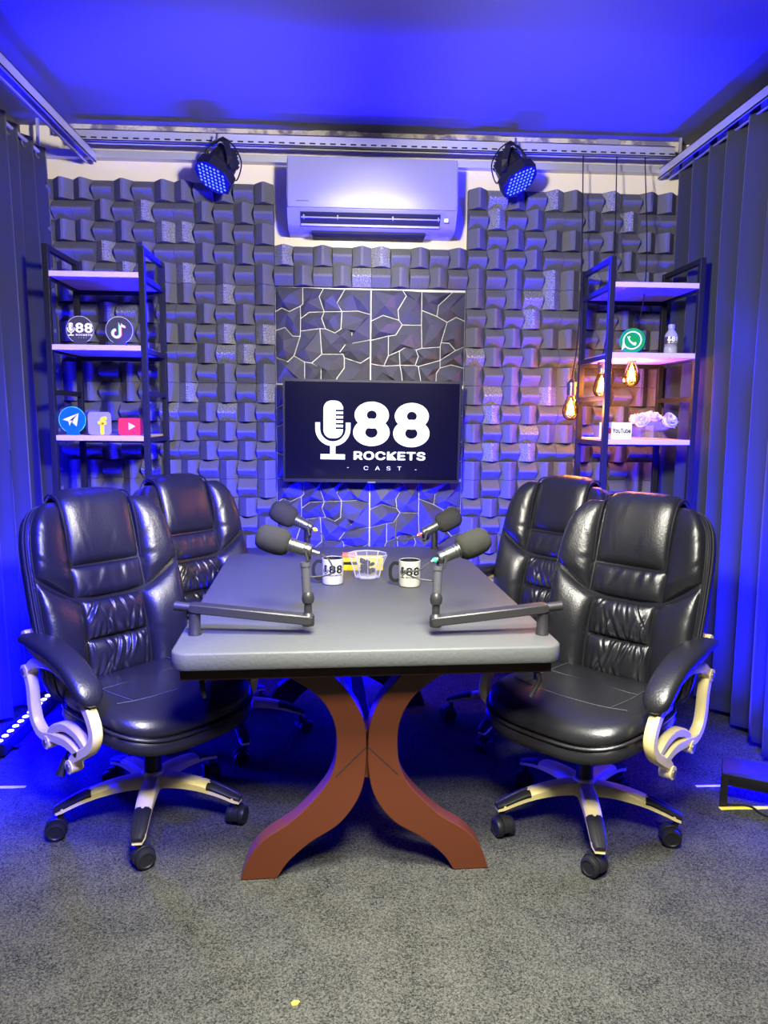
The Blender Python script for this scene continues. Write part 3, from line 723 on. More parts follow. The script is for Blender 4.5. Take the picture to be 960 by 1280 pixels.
# ------------------------------------------------------------------ table
TY = .0414
tb = thing('conference_table', 'long table with grey padded leather top and curved mahogany legs', 'table', (.0749, 1.907, 0), TY)
TH, TW, TL = .727, .53, 1.58
vs, fs = slab_vf(rrect(-TW, TW, 0, TL, .045, 6), [(.012,TH-.05),(.003,TH-.048),(0,TH-.042),(-.001,TH-.025),(0,TH-.006),(.002,TH-.002),(.008,TH)], (.6, .2))
MB().add(vs, fs).build('tabletop', M['leathertop'], tb, smooth=50)
b = MB(); ap = TH-.05-.038
for lo, hi in (((-TW+.02,.04,ap),(TW-.02,.075,TH-.049)), ((-TW+.02,TL-.075,ap),(TW-.02,TL-.04,TH-.049)), ((-TW+.02,.075,ap),(-TW+.055,TL-.075,TH-.049)), ((TW-.055,.075,ap),(TW-.02,TL-.075,TH-.049))):
    MB().box(lo, hi, .003).build('apron', M['wooddark'], tb, smooth=0)
MB().box((-TW+.05,.07,TH-.062),(TW-.05,TL-.07,TH-.049)).build('under_panel', M['wooddark'], tb, smooth=0)
outer = [(-.29,.640),(-.205,.60),(-.135,.545),(-.098,.48),(-.088,.41),(-.098,.33),(-.135,.262),(-.215,.180),(-.292,.128),(-.340,.075),(-.368,.001)]
inner = [(-.262,.001),(-.228,.052),(-.165,.108),(-.09,.155),(-.045,.205),(-.016,.262),(-.004,.33),(-.002,.40),(-.010,.475),(-.040,.54),(-.088,.600),(-.13,.640)]
def leg_outline(s_):
    o = [tuple(p) for p in spl(outer, 5)]+[tuple(p) for p in spl(inner, 5)]
    return [(p[0]*s_, p[1]) for p in o]
for y0 in (.125, TL-.19):
    for s_ in (-1, 1):
        MB().prism(leg_outline(-s_), y0, y0+.065, lambda a, b_, d: (a, d, b_), .002).build('curved_leg', M['wood'], tb, smooth=40)
        # joint line across the neck
        MB().box((s_*.047-.062, y0-.0012, .352), (s_*.047+.062, y0+.001, .3545), rot=(0, s_*.78, 0)).build('joint', M['dark'], tb, smooth=0)
MB().box((-.022,.19,.27),(.022,TL-.19,.42), .003).build('stretcher', M['wooddark'], tb, smooth=0)
MB().box((-.0135,.15,.29),(.0135,.19,.37), .002).build('spacer_block', M['wood'], tb, smooth=0)

# ------------------------------------------------------------------ office chairs
SP = [(.195,.40),(.187,.50),(.198,.62),(.232,.75),(.270,.88),(.300,.98),(.322,1.035),(.352,1.052),(.385,1.035)]
_sp = spl([(0, y, z) for y, z in SP], 12); _len = [0]
for i in range(1, len(_sp)): _len.append(_len[-1]+(_sp[i]-_sp[i-1]).length)
def spine(t):
    t = max(0, min(t, _len[-1]-1e-6))
    for i in range(1, len(_len)):
        if _len[i] >= t:
            f = (t-_len[i-1])/(_len[i]-_len[i-1]); p = _sp[i-1].lerp(_sp[i], f)
            d = (_sp[min(i+1, len(_sp)-1)]-_sp[max(i-2, 0)]).normalized(); return p, Vector((0, -d.z, d.y))
    return _sp[-1], Vector((0,-1,0))
BL = .672
def back_pt(a, t, n):
    p, nn = spine(t); wrap = .55*a*a*(1 if t < BL else .6)
    q = p+nn*(n+wrap); return (a, q.y, q.z)
def sgnpow(x, e): return math.copysign(abs(x)**e, x)
def back_outline(n=72):
    o = []
    for k in range(n):
        a = 2*PI*k/n; x = sgnpow(math.cos(a), 2/5.4); y = sgnpow(math.sin(a), 2/5.4)
        t = BL/2+BL/2*y; hw_ = .262+.014*math.sin(PI*min(1, max(0, t/BL)))
        o.append((hw_*x, t))
    return o
def prof_(x, p=5): return math.sqrt(max(0, 1-abs(2*x-1)**p))
def patch(b, Bf, Tf, Lf, Rf, puff, n0=.004, nu=34, nv=30, wr=None, p=3):
    c00, c10, c01, c11 = Vector(Bf(0)), Vector(Bf(1)), Vector(Tf(0)), Vector(Tf(1))
    def fn(s_, r):
        q = (1-r)*Vector(Bf(s_))+r*Vector(Tf(s_))+(1-s_)*Vector(Lf(r))+s_*Vector(Rf(r))-((1-s_)*(1-r)*c00+s_*(1-r)*c10+(1-s_)*r*c01+s_*r*c11)
        e = prof_(s_, p)*prof_(r, p); h = n0+puff*e
        if wr: h += wr(s_, r)*min(1, e*1.2)
        return back_pt(q.x, q.y, h)
    return b.grid(fn, nu, nv)
def line(p, q): return lambda s_: (p[0]+(q[0]-p[0])*s_, p[1]+(q[1]-p[1])*s_)
def poly(*P):
    def f(s_):
        x = s_*(len(P)-1); i = min(int(x), len(P)-2); u = x-i; return (P[i][0]+(P[i+1][0]-P[i][0])*u, P[i][1]+(P[i+1][1]-P[i][1])*u)
    return f
CG = 'black leather office chairs around the table'
def creases(seed, n, depth, width, vertical=True, span=(.25, .7)):
    """random creases that start at a seam and fade into the panel"""
    rnd = random.Random(seed); L = []
    for k in range(n):
        L.append(((k+rnd.uniform(.15, .85))/n, rnd.uniform(-.28, .28), rnd.choice((0, 1)), rnd.uniform(*span), rnd.uniform(.6, 1.3)*width, rnd.uniform(.5, 1.2)*depth, rnd.uniform(-.2, .2)))
    def f(s_, r):
        if not vertical: s_, r = r, s_
        h = 0
        for c, sl, side, ln, w_, d, cv in L:
            q = r if side == 0 else 1-r
            if q > ln: continue
            x = s_-c-sl*q-cv*q*q; e = math.exp(-(x/w_)**2); fade = (1-q/ln)
            h += -d*e*fade+.6*d*math.exp(-((x-1.7*w_)/w_)**2)*fade
        return h
    return f
def make_chair(label):
    t = thing('office_chair', label, 'office chair', (0,0,0), 0, CG)
    # backrest body
    o = back_outline(); b = MB(); n = len(o); L = 0; vs = []
    for d, nn in ((.05,-.085),(.018,-.078),(.003,-.06),(0,-.04),(0,-.016),(.006,-.004),(.016,.004),(.03,.004)):
        q = inset(o, d); vs += [back_pt(a, tt, nn) for a, tt in q]; L += 1
    q = inset(o, .03)
    for k in (.66, .33, .0): vs += [back_pt(a*k, tt, .004) for a, tt in q]; L += 1
    q = inset(o, .05)
    first = []
    for k in (0, .33, .66): first += [back_pt(a*k, tt, -.085) for a, tt in q]
    vs = first+vs; L += 3
    fs = [(i*n+k, i*n+(k+1) % n, (i+1)*n+(k+1) % n, (i+1)*n+k) for i in range(L-1) for k in range(n)]
    bk = b.add(vs, fs).build('backrest', M['leather'], t, smooth=60)
    # piping with double stitch around the rim
    pp = MB()
    for d, nn in ((.012,.003),(.0,-.028)): pp.tube([back_pt(a, tt, nn) for a, tt in inset(o, d)], .0032, 6, closed=True)
    pp.build('piping', M['leather'], bk)
    s2 = MB()
    for d, nn in ((.004,-.008),(-.001,-.018)): s2.tube([back_pt(a, tt, nn) for a, tt in inset(o, d)], .0012, 5, closed=True)
    x = s2.build('seam_stitching', M['stitch'], bk); x['kind'] = 'stuff'
    pw, W = .128, .262
    rnd = random.Random(4)
    f1 = lambda s_, r: .004*math.sin(3*s_+5*r)+.003*math.sin(9*s_-4*r)
    # pillow rolled over the top edge
    patch(MB(), line((-pw,.45),(pw,.45)), line((-pw,.745),(pw,.745)), line((-pw,.45),(-pw,.745)), line((pw,.45),(pw,.745)), .040, wr=creases(1, 9, .0022, .03), nv=34, p=3.2).build('head_pillow', M['leather'], bk, smooth=180)
    for s_ in (-1, 1):
        pp = MB(); pp.tube([back_pt(s_*(pw+.004), .45+.27*k/20, .012+.016*math.sin(PI*k/20)) for k in range(21)], .0035, 6); pp.build('pillow_piping', M['leather'], bk)
    band = patch(MB(), poly((-pw,.345),(-.06,.337),(.06,.337),(pw,.345)), line((-pw,.445),(pw,.445)), line((-pw,.345),(-pw,.445)), line((pw,.345),(pw,.445)), .026, wr=creases(2, 8, .005, .035, span=(.4, .9)))
    band.build('neck_band', M['leather'], bk, smooth=180)
    def edge(tt):   # outer limit of the padded front at height tt
        y = (tt-BL/2)/(BL/2); y = max(-.999, min(.999, y)); x = (1-abs(y)**5.4)**(1/5.4)
        return (.262+.014*math.sin(PI*tt/BL))*x-.016
    for s_ in (-1, 1):
        g = pw+.005
        Rf = lambda r: (s_*edge(.427+r*.232), .427+r*.232)
        Lf = lambda r: (s_*g, .343+r*.322)
        Bf = lambda q: (s_*(g+(edge(.427)-g)*q), .343+.084*q**1.15)
        Tf = lambda q: (s_*(g+(edge(.659)-g)*q), .665-.006*q)
        patch(MB(), Bf, Tf, Lf, Rf, .042, wr=creases(5, 9, .006, .035, vertical=False, span=(.3, .8))).build('head_wing', M['leather'], bk, smooth=180)
        # bolster below the wing
        lw = .115
        Lf2 = lambda r: (s_*(lw+.012*(1-r)), .03+r*.297)
        Rf2 = lambda r: (s_*edge(.03+r*.38), .03+r*.38)
        Bf2 = lambda q: (s_*(lw+.012+(edge(.03)-lw-.012)*q), .03)
        Tf2 = lambda q: (s_*(lw+(edge(.41)-lw)*q), .327+.083*q**1.1)
        patch(MB(), Bf2, Tf2, Lf2, Rf2, .042, wr=creases(6, 8, .003, .03, vertical=False, span=(.2, .5)), nv=34).build('side_bolster', M['leather'], bk, smooth=180)
    lw = .112
    def folds(ph, fr):
        def f(s_, r):
            e = abs(2*r-1); x = s_+.05*math.sin(4*r+ph)+.10*(s_-.5)*(r-.5)
            return .0062*math.sin(2*PI*fr*x+ph)*(.45+.55*e)+.0035*math.sin(2*PI*(fr*2+1)*x+ph*2)*e*e+.002*math.sin(13*r+8*s_)
        return f
    patch(MB(), line((-lw,.20),(lw,.20)), line((-lw+.004,.327),(lw-.004,.327)), line((-lw,.20),(-lw+.004,.327)), line((lw,.20),(lw-.004,.327)), .032, wr=creases(11, 15, .011, .030, span=(.4, 1.0)), nu=80, nv=36).build('lumbar_panel', M['leather'], bk, smooth=180)
    patch(MB(), line((-lw-.006,.06),(lw+.006,.06)), line((-lw,.196),(lw,.196)), line((-lw-.006,.06),(-lw,.196)), line((lw+.006,.06),(lw,.196)), .034, wr=creases(12, 16, .011, .028, span=(.4, 1.0)), nu=80, nv=36).build('lumbar_panel', M['leather'], bk, smooth=180)
    # seat
    so = []
    for k in range(64):
        a = 2*PI*k/64; x = sgnpow(math.cos(a), 2/3.6); y = sgnpow(math.sin(a), 2/3.6)
        so.append((.262*x*(1-.05*max(0, y)), -.045+.25*y))
    def droop(p):
        x, y, z = p; f = max(0, (-y-.13)/.165); return (x, y, z-.028*f*f+.012*(x/.26)**2)
    vs, fs = slab_vf(so, [(.05,.365),(.02,.367),(.004,.376),(-.004,.395),(0,.415),(.012,.424),(.03,.426)], (.5,)); MB().add([droop(p) for p in vs], fs).build('seat_base', M['leather'], t, smooth=60)
    vs, fs = slab_vf(so, [(.03,.420),(.012,.424),(.004,.435),(.004,.45),(.012,.465),(.03,.475),(.06,.480)], (.85,.7,.5,.3,.12), .006); 
    cu = MB().add([droop(p) for p in vs], fs).build('seat_cushion', M['leather'], t, smooth=70)
    st = MB()
    def seatz(x, y): return droop((x, y, .4835))[2]
    for path in ([(-.155,.15),(-.16,-.02),(-.15,-.13)], [(.155,.15),(.16,-.02),(.15,-.13)], [(-.2,-.13),(-.1,-.145),(.1,-.145),(.2,-.13)], [(-.16,.02),(0,.028),(.16,.02)]):
        st.tube([(p.x, p.y, seatz(p.x, p.y)) for p in spl([(a, b_, 0) for a, b_ in path], 8)], .0016, 5)
    st.build('seat_stitching', M['stitch'], cu)
    pp = MB().tube([droop((x, y, .4255)) for x, y in inset(so, -.001)], .005, 6, closed=True); pp.build('seat_piping', M['leather'], cu)
    # mechanism, column, lever
    MB().box((-.09,-.10,.325),(.09,.12,.375), .008).build('tilt_mechanism', M['black'], t)
    MB().lathe([(.0285,.10),(.0285,.24),(.026,.245),(.026,.335)], 18).build('gas_cylinder', M['black'], t)
    lv = MB(); lv.tube(spl([(-.08,.0,.345),(-.20,.02,.345),(-.262,.03,.325),(-.285,.03,.30)], 6), .005, 6); lvo = lv.build('tilt_lever', M['black'], t)
    MB().tube([(-.282,.03,.305),(-.305,.025,.255)], [.009,.015], 8).build('lever_grip', M['black'], lvo)
    # armrests
    for s_ in (-1, 1):
        X = s_*.292
        def P(pts): return spl([(X+(p[2] if len(p) > 2 else 0)*s_, p[0], p[1]-.03) for p in pts], 7)
        pf = [(.016,-.012),(.016,.012),(.010,.017),(-.010,.017),(-.016,.012),(-.016,-.012),(-.010,-.017),(.010,-.017)]
        fr = MB()
        fr.tube(P([(.215,.572),(.15,.612),(.05,.622),(-.06,.592),(-.135,.535),(-.168,.475),(-.150,.425),(-.10,.39),(-.055,.362),(-.04,.335)]), [.9]*10+[1.0]*20+[1.25]*20+[1.0]*14, prof=pf, up=(s_,0,0)) if False else fr.tube(P([(.215,.572),(.15,.612),(.05,.622),(-.06,.592),(-.135,.535),(-.168,.475),(-.150,.425),(-.10,.39),(-.055,.362),(-.04,.335)]), 1, prof=pf, up=(s_,0,0))
        ar = fr.build('armrest_frame', M['gold'], t, smooth=40)
        MB().tube(P([(.215,.572),(.198,.52),(.192,.455),(.175,.41),(.13,.385),(.06,.395),(-.02,.40),(-.085,.385)]), 1, prof=pf, up=(s_,0,0)).build('armrest_upright', M['gold'], ar, smooth=40)
        MB().tube(P([(.095,.372),(.07,.415),(.0,.445),(-.07,.44),(-.13,.41)]), .85, prof=pf, up=(s_,0,0)).build('armrest_loop', M['gold'], ar, smooth=40)
        MB().tube(P([(.265,.668,-.03),(.225,.660,-.01),(.15,.645),(.02,.632)]), .9, prof=pf, up=(s_,0,0)).build('armrest_bracket', M['gold'], ar, smooth=40)
        MB().box((X-s_*.06-.03, .155, .40), (X-s_*.06+.045 if s_ < 0 else X-s_*.06+.03, .205, .43)).build('mount_plate', M['gold'], ar, smooth=0) if False else None
        for y, z, r in ((.215,.542,.020),(.095,.342,.021),(-.04,.305,.021),(.265,.638,.019)):
            xx = X-(.03*s_ if z > .6 else 0); bb = MB(); bb.cyl((xx-.019,y,z),(xx+.019,y,z), r, n=16); bb.build('arm_joint', M['gold'], ar, smooth=40)
            bb = MB(); bb.cyl((xx-.023,y,z),(xx+.023,y,z), r*.5, n=12); bb.build('arm_bolt', M['silver'], ar, smooth=40)
        # pad
        path = P([(.235,.672),(.16,.678),(.06,.672),(-.04,.648),(-.115,.605),(-.168,.552)]); rs = []
        for i in range(len(path)):
            u = i/(len(path)-1); rs.append((.62+.38*min(1, u*3))*math.sqrt(max(.05, 1-max(0, (u-.85)/.15)**2*.92)) if u > .02 else .5)
        pd = MB().tube(path, rs, prof=[(.042*math.copysign(abs(math.cos(a))**.7, math.cos(a)), .023*math.copysign(abs(math.sin(a))**.7, math.sin(a))) for a in [k*2*PI/20 for k in range(20)]], up=(s_,0,0))
        pdo = pd.build('arm_pad', M['leather'], ar, smooth=70)
    # five-star base
    leg = MB(); N = 14; vs = []; fs = []
    for i in range(N+1):
        u = i/N; x = .02+.285*u; zt = .165-.045*u**1.7-.012*u; wv = (.030-.008*u)*(1 if u < .93 else 1-(u-.93)*5); hh = .042-.022*u
        zt = .158+.018*math.sin(PI*min(1, u*1.1)*.5)-.075*u**1.8
        for (a, c) in ((-1,-1),(-1,.3),(-.7,.85),(0,1),(.7,.85),(1,.3),(1,-1)): vs.append((x, a*wv, zt-hh/2+c*hh/2))
    for i in range(N):
        for k in range(7): fs.append((i*7+k, i*7+(k+1) % 7, (i+1)*7+(k+1) % 7, (i+1)*7+k))
    fs += [tuple(range(7))[::-1], tuple(N*7+k for k in range(7))]
    lego = leg.add(vs, fs).build('base_leg', M['gold'], None, smooth=40)
    cap = MB(); vs = []; fs = []
    for i in range(9):
        u = .62+.385*i/8; x = .02+.285*u; wv = (.030-.008*u)*(1.02 if u < .93 else 1.02-(u-.93)*4.5); hh = .042-.022*u
        zt = .158+.018*math.sin(PI*min(1, u*1.1)*.5)-.075*u**1.8+.0025; e = .0 if i else -.002
        for (a, c) in ((-1,-.25),(-1,.35),(-.7,.9),(-.25,1.02),(-.2,.9),(.2,.9),(.25,1.02),(.7,.9),(1,.35),(1,-.25)): vs.append((x, a*wv, zt+e-hh/2+c*hh/2))
    for i in range(8):
        for k in range(10): fs.append((i*10+k, i*10+(k+1) % 10, (i+1)*10+(k+1) % 10, (i+1)*10+k))
    fs += [tuple(range(10))[::-1], tuple(80+k for k in range(10))]
    capo = cap.add(vs, fs).build('leg_cap', M['black'], lego, smooth=40)
    cst = MB(); cst.cyl((0,0,.055),(0,0,.098), .009, n=10)
    vs2 = [(.014+.034*math.cos(a), .034*math.sin(a)) for a in [i*PI/10-.25 for i in range(13)]]
    cst.prism([(x, z+.034) for x, z in vs2]+[(.02,.034)], -.012, .012, lambda a, b_, d: (a, d, b_), .001)
    csto = cst.build('caster', M['black'], None, smooth=40)
    for s_ in (-1, 1):
        wb = MB(); wb.lathe([(.008,-.012),(.024,-.012),(.0295,-.009),(.031,-.004),(.031,.006),(.029,.011),(.022,.0135),(.019,.011),(.008,.011)], 22, org=(.014,s_*.0185,.031), axis=(0,s_,0))
        wb.build('wheel', M['black'], csto, smooth=40)
    legs = []
    for k in range(5):
        if k == 0: a, c = lego, csto
        else:
            a = lego.copy(); COL.objects.link(a); cc = capo.copy(); COL.objects.link(cc); cc.parent = a
            c = csto.copy(); COL.objects.link(c)
            for wch in csto.children: wc = wch.copy(); COL.objects.link(wc); wc.parent = c
        a.parent = t; c.parent = t; a['slot'] = k; c['slot'] = k
    MB().lathe([(.034,.105),(.040,.11),(.040,.15),(.034,.165),(.029,.168)], 20).build('base_hub', M['gold'], t)
    return t
def place_chair(t, loc, face, base, label, swivel=.6):
    """face: angle the sitter looks, base: angle of one base leg, both seen from above"""
    t.location = (loc[0], loc[1], 0); rz = face+PI/2; t.rotation_euler = (0,0,rz); t['label'] = label
    for c in t.children:
        if 'slot' in c: c.rotation_euler = (0,0,base-rz+c['slot']*2*PI/5+(0))
        if 'slot' in c and c.name.startswith('caster'):
            a = base-rz+c['slot']*2*PI/5; c.location = (.288*math.cos(a), .288*math.sin(a), 0); c.rotation_euler = (0,0,-rz+swivel+c['slot']*.7)
dg = math.radians
ch = make_chair('')
C2 = dup(ch, (0,0,0), 0, ''); C3 = dup(ch, (0,0,0), 0, ''); C4 = dup(ch, (0,0,0), 0, '')
place_chair(ch, (-.635, 2.38), dg(-42), dg(275), 'black leather office chair at the near left corner of the table')
place_chair(C2, (.80, 2.28), dg(180+42), dg(261), 'black leather office chair at the near right corner of the table', 2.2)
place_chair(C3, (-.47, 3.03), dg(-40), dg(0), 'black leather office chair behind the near left chair, by the far left table edge')
place_chair(C4, (.75, 3.04), dg(180+40), dg(230), 'black leather office chair behind the near right chair, by the far right table edge')

# ------------------------------------------------------------------ microphones and arms
def microphone(label, tip, tail, tagm):
    """tip: front of the windscreen, tail: rear end of the metal body"""
    tip, tail = Vector(tip), Vector(tail); d = (tip-tail); L = d.length; d.normalize()
    t = thing('microphone', label, 'microphone', tail)
    k = L/.232
    b = MB(); b.lathe([(.028*k,.092*k),(.040*k,.095*k),(.052*k,.11*k),(.057*k,.135*k),(.056*k,.175*k),(.052*k,.205*k),(.040*k,.224*k),(.021*k,.231*k),(.001,.232*k)], 28, axis=d); b.build('windscreen', M['foammic'], t, smooth=60)
    b = MB(); b.lathe([(.012*k,-.004*k),(.024*k,0),(.0265*k,.006*k),(.0265*k,.022*k),(.0245*k,.024*k),(.0245*k,.028*k),(.027*k,.03*k),(.027*k,.07*k),(.0295*k,.072*k),(.0295*k,.079*k),(.027*k,.081*k),(.027*k,.086*k),(.031*k,.088*k),(.031*k,.096*k)], 24, axis=d); b.build('body', M['micmetal'], t, smooth=30)
    side = Vector((0,0,1)).cross(d).normalized()
    b = MB()
    for s_ in (-1, 1): b.cyl(d*.02*k+side*s_*.024*k, d*.02*k+side*s_*.037*k, .011*k, n=12)
    b.tube([d*.02*k+side*.036*k, side*.036*k+d*.01*k+Vector((0,0,-.034*k)), Vector((0,0,-.045*k))+d*.006*k, -side*.036*k+d*.01*k+Vector((0,0,-.034*k)), d*.02*k-side*.036*k], .006*k, 8)
    b.build('yoke_mount', M['micmetal'], t, smooth=40)
    b = MB(); b.cyl(-d*.002*k, -d*.034*k, .010*k, .0085*k, 12); co = b.build('plug', M['silver'], t)
    if tagm: MB().cyl(-d*.012*k, -d*.026*k, .0115*k, n=12).build('colour_ring', tagm, co)
    return t, d, k
def cable(t, pts, r=.0026, m='cable'): return MB().tube(spl(pts, 8), r, 6).build('cable', M[m], t)
def boom(label, base, elbow, top, rear=False, sgn=1):
    """clamped post at base, flat horizontal arm to elbow, upright arm to top"""
    bx, by, bz = base; t = thing('boom_stand', label, 'mic stand', base, 0, 'low black microphone arms')
    e = Vector(elbow)-Vector(base); p = Vector(top)-Vector(base)
    MB().lathe([(.019,0),(.019,.004),(.0165,.008),(.0165,.06),(.0145,.062),(.0145,.085),(.012,.09)], 18).build('post', M['arm'], t)
    h = .078; A = Vector((0,0,h)); E = Vector((e.x, e.y, e.z)); d = (E-A).normalized()
    b = MB(); b.tube([A-d*.012, A, E, E+d*.012], [.8,1,1,.8], prof=[(.013,-.017),(.013,.017),(.010,.020),(-.010,.020),(-.013,.017),(-.013,-.017),(-.010,-.020),(.010,-.020)], up=(0,0,1)); b.build('horizontal_arm', M['arm'], t, smooth=30)
    b = MB(); b.tube([A-d*.008, A-d*.055], [.0125,.0135], 14); b.build('pivot_knob', M['arm'], t)
    b = MB(); b.lathe([(.016,-.018),(.018,-.015),(.018,.012),(.015,.016),(.011,.02),(.011,.045),(.016,.05),(.018,.062),(.016,.074),(.011,.08)], 16, org=E); b.build('elbow_joint', M['arm'], t)
    u = (p-E).normalized(); b = MB(); b.cyl(E+u*.072, p, .0125, n=14); b.cyl(p-u*.012, p, .0145, n=14); b.build('upright_arm', M['greyarm'], t)
    b = MB(); b.tube([(0,0,-.001),(0,0,-.004)], [.022,.022], 16)
    b.build('desk_pad', M['arm'], t)
    return t
M['greyarm'] = mat('arm_grey', (.07, .07, .08), .4)
boom('low black microphone arm clamped at the near left table corner', (-.42, 2.06, TH), (-.10, 2.05, .772), (-.108, 2.06, .935))
boom('low black microphone arm clamped at the near right table corner', (.572, 2.04, TH), (.262, 2.03, .772), (.268, 2.05, .925))
t, d, k = microphone('grey foam microphone at the near left, pointing to the front left chair', (-.248, 2.10, 1.008), (-.092, 2.085, .962), None)
cable(t, [-d*.03, Vector((.05,.0,-.025)), Vector((.062,.0,-.06)), Vector((.03,.01,-.075)), Vector((-.03,.02,-.08))])
t, d, k = microphone('grey foam microphone at the near right with a green cable ring', (.420, 2.10, 1.002), (.272, 2.065, .944), M['greentag'])
cable(t, [-d*.03, Vector((-.06,.0,-.035)), Vector((-.10,.0,-.037)), Vector((-.06,.01,-.06)), Vector((0,.012,-.07))])
def rear_arm(label, post, mic):
    t = thing('boom_stand', label, 'mic stand', (post[0], post[1], TH), 0, 'low black microphone arms')
    MB().lathe([(.019,0),(.019,.004),(.0155,.008),(.0145,.12),(.012,.125)], 16).build('post', M['arm'], t)
    p = Vector(mic)-Vector((post[0], post[1], TH)); MB().tube([(0,0,.115), p+Vector((0,.02,0))], .010, 10).build('horizontal_arm', M['arm'], t)
    MB().tube([(0,0,-.001),(0,0,-.004)], [.022,.022], 16).build('desk_pad', M['arm'], t)
rear_arm('black microphone arm at the far right table edge', (.43, 3.435), (.345, 3.0, .845))
rear_arm('black microphone arm at the far left table edge, behind the near left microphone', (-.17, 3.435), (-.14, 3.0, .855))
t, d, k = microphone('grey foam microphone at the far left with a yellow cable ring', (-.295, 3.0, .975), (-.130, 2.99, .892), M['yellow'])
cable(t, [-d*.03, Vector((.045,0,-.03)), Vector((.05,.0,-.06)), Vector((.04,.01,-.11))])
t, d, k = microphone('grey foam microphone at the far right with a red cable ring', (.480, 3.0, .950), (.325, 2.99, .872), M['pinktag'])
cable(t, [-d*.03, Vector((-.07,0,-.03)), Vector((-.11,.02,-.025)), Vector((-.105,.04,.05))], .004)
# clamps under the near corners of the table
for x, y, s_, lb in ((-.385, 2.02, -1, 'black table clamp lever under the near left table corner'), (.545, 2.0, 1, 'black table clamp lever under the near right table corner')):
    t = thing('table_clamp', lb, 'clamp', (x, y, TH-.084))
    MB().box((-.012,-.025,-.006),(.012,.02,.0), .001).build('jaw', M['black'], t, smooth=0)
    MB().tube([(0,-.02,0),(s_*.006,-.028,-.03),(-s_*.002 if s_ < 0 else -.02,-.035,-.075)], [.009,.008,.006], 8).build('lever', M['black'], t)
    MB().cyl((0,-.004,-.035),(0,-.004,0), .005, n=8).build('screw', M['blackmetal'], t)

# ------------------------------------------------------------------ things on the table
def mug(x, y, rz, label):
    t = thing('coffee_mug', label, 'mug', (x, y, TH+.0005), rz, 'white mugs with black handles')
    MB().lathe([(.001,0),(.034,0),(.0385,.003),(.040,.008),(.040,.095),(.0385,.097),(.0372,.095)], 32, cap=False).build('cup', M['ceramic'], t)
    MB().lathe([(.0372,.0955),(.0365,.09),(.0362,.012),(.030,.007),(.001,.006)], 32, cap=False).build('black_lining', M['ink'], t)
    MB().tube(spl([(-.038,0,.082),(-.058,0,.083),(-.07,0,.065),(-.07,0,.035),(-.058,0,.018),(-.038,0,.02)], 6), 1, prof=[(.0035,-.006),(.0035,.006),(-.0035,.006),(-.0035,-.006)], up=(0,1,0)).build('handle', M['ink'], t, smooth=40)
    b = MB(); kk = .00056; r = .0402
    logo88(b, lambda x_, y_, l: (r*math.sin(.03+x_*kk/r), -(r+l*.0004)*math.cos(.03+x_*kk/r), .054+y_*kk)); b.build('logo', M['ink'], t, smooth=0)
mug(-.040, 2.70, -.02, 'white mug with black handle and 88 logo, left of the glass bowl')
mug(.243, 2.66, -.12, 'white mug with black handle and 88 logo, right of the glass bowl')
t = thing('glass_bowl', 'clear faceted glass bowl holding dark candies on the table', 'bowl', (.092, 2.80, TH+.0005))
N = 10
def ring_(r, z, tw=0, sc=0): return [(r*(1+sc*(k % 2))*math.cos(2*PI*(k+tw)/N/2), r*(1+sc*(k % 2))*math.sin(2*PI*(k+tw)/N/2), z) for k in range(2*N)]
rings = [ring_(.040,0), ring_(.046,.004), ring_(.052,.03,0,.02), ring_(.066,.075,0,.04), ring_(.073,.092,0,.06), ring_(.069,.093,0,.06), ring_(.060,.073,0,.03), ring_(.046,.03), ring_(.040,.013)]
vs = [p for r in rings for p in r]; n2 = 2*N; fs = [(i*n2+k, i*n2+(k+1) % n2, (i+1)*n2+(k+1) % n2, (i+1)*n2+k) for i in range(len(rings)-1) for k in range(n2)]
fs += [tuple(range(n2))[::-1], tuple((len(rings)-1)*n2+k for k in range(n2))]
MB().add(vs, fs).build('bowl', M['glass'], t, smooth=15)
for k in range(10):
    a = 2*PI*(2*k+1)/20; b = MB(); b.tube([(r*math.cos(a), r*math.sin(a), z) for r, z in ((.041,.001),(.0475,.005),(.0535,.03),(.069,.075),(.0775,.092))], .0016, 6); b.build('cut_rib', M['crystal'], t)
MB().tube([p for p in ring_(.0725,.0925,0,.055)], .0025, 6, closed=True).build('rim', M['crystal'], t)
MB().lathe([(.001,.0005),(.041,.001),(.044,.006),(.038,.012),(.001,.012)], 20).build('base_disc', M['crystal'], t)
b = MB(); rc = random.Random(2)
for k in range(26):
    a = rc.uniform(0, 2*PI); zz = .02+.045*rc.random(); rr = rc.uniform(0, .024+.2*(zz-.02)); p = Vector((rr*math.cos(a), rr*math.sin(a), zz)); ax = Vector((rc.uniform(-1,1), rc.uniform(-1,1), rc.uniform(-.6,.6)))
    b.lathe([(.001,-.011),(.006,-.008),(.007,0),(.006,.008),(.001,.011)], 8, org=p, axis=ax)
cd = b.build('candy_pile', M['candy'], None, smooth=50); cd.location = (.092, 2.80, TH+.0005); cd['kind'] = 'stuff'; tag(cd, 'dark wrapped candies heaped inside the glass bowl', 'candy')
t = thing('yellow_box', 'small yellow box with a dark stripe behind the glass bowl', 'box', (.075, 2.95, TH+.0005))
MB().box((-.085,-.02,0),(.085,.04,.052), .002).build('carton', M['yellow'], t)
MB().box((-.084,-.0208,.024),(-.02,-.02,.036)).build('stripe', M['ink'], t, smooth=0)
MB().box((-.08,-.018,.052),(-.02,.035,.066), .002).build('flap', M['orange'], t)

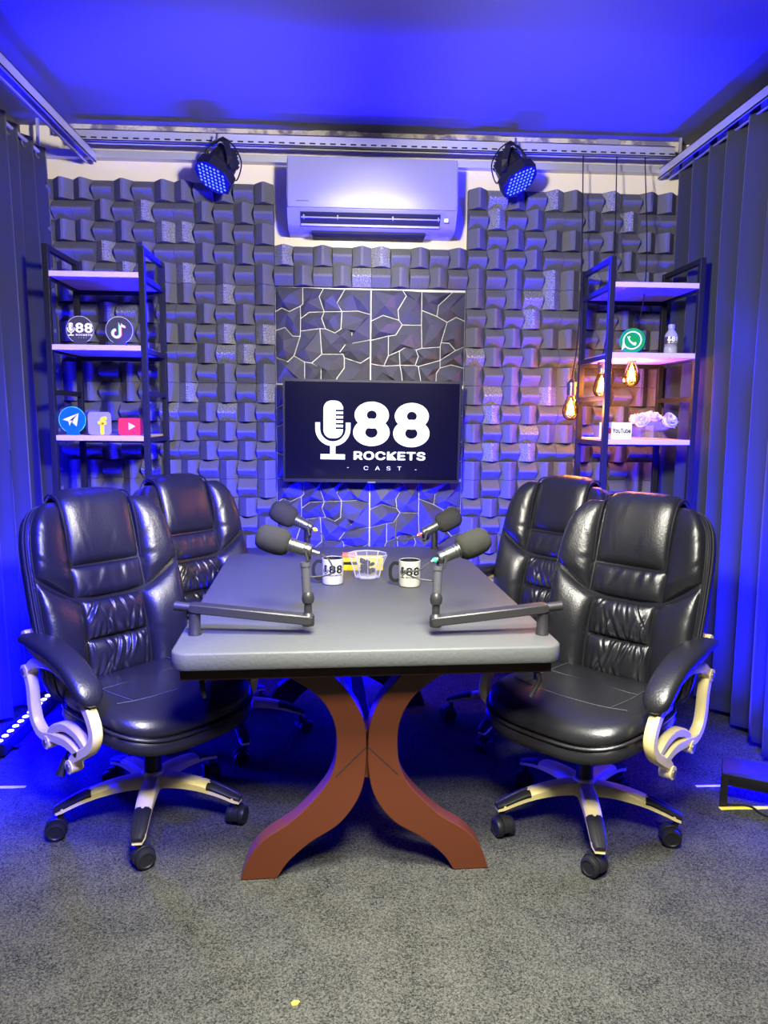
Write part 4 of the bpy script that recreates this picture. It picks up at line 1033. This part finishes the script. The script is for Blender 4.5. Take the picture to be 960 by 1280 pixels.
# ------------------------------------------------------------------ floor things
t = thing('light_bar', 'black LED bar with white lamps on the floor by the left curtain', 'light bar', (-1.352, 3.12, 0))
MB().box((-.03,-.30,.012),(.03,.36,.062), .004).build('housing', M['black'], t)
for y in (-.2, .25): MB().box((-.045,y-.015,0),(.045,y+.015,.012)).build('foot', M['black'], t, smooth=0)
for k in range(13):
    MB().lathe([(.0125,.0622),(.0125,.064),(.009,.066),(.0005,.0665)], 12, org=(.0,-.27+k*.048,0)).build('lamp', M['ledwhite'], t)
t = thing('light_bar', 'black floor light on low bracket feet at the right curtain', 'light bar', (1.345, 2.42, 0), -.5)
MB().box((0,-.05,.085),(.45,.05,.135), .006, rot=(.25,0,0)).build('housing', M['black'], t)
for x in (.012, .38):
    MB().tube([(x,-.052,.115),(x,-.054,.006),(x,.06,.006),(x,.052,.115)], 1, prof=[(.012,-.002),(.012,.002),(-.012,.002),(-.012,-.002)], up=(1,0,0)).build('bracket', M['blackmetal'], t, smooth=0)
for x in (.165,): MB().cyl((x,-.06,.03),(x,-.075,.03), .012, n=10).build('knob', M['silver'], t); MB().cyl((x,-.065,0),(x,-.065,.03), .006, n=8).build('bolt', M['blackmetal'], t)
tag(MB().tube(spl([(1.335,2.40,.005),(1.36,2.37,.005),(1.42,2.36,.005),(1.44,2.30,.005),(1.50,2.26,.005),(1.62,2.22,.005)], 8), .0045, 6).build('power_cord', M['black']), 'black power cord lying on the floor under the right floor light', 'cord')
def tape(x0, x1, y, wd, m, label, a=0):
    o = [(x0, y-wd/2), (x0+.3*(x1-x0), y-wd*.42), (x0+.7*(x1-x0), y-wd*.55), (x1, y-wd*.4), (x1, y+wd*.45), (x0+.6*(x1-x0), y+wd*.5), (x0, y+wd*.5)]
    tag(MB().prism(o, .0005, .0015, lambda p, q, d: (p, q, d)).build('floor_tape', M[m], smooth=0), label, 'tape')
tape(-1.32, -1.150, 2.597, .018, 'tapewhite', 'longer white tape strip on the carpet below the left light bar')
tape(-1.32, -1.20, 2.505, .012, 'tapewhite', 'shorter white tape strip on the carpet, nearest the left edge')
tape(1.303, 1.45, 2.512, .014, 'tapewhite', 'white tape strip on the carpet beside the right floor light')
tape(1.312, 1.50, 2.355, .02, 'tapeyellow', 'yellow tape strip on the carpet under the right floor light')
tag(MB().prism([(0,0),(.012,.003),(.016,.011),(.004,.014),(-.003,.008)], .001, .004, lambda p, q, d: (-.115+p, 1.545+q, d)).build('paper_scrap', M['tapeyellow'], smooth=0), 'tiny pale paper scrap on the grey carpet in front', 'scrap')
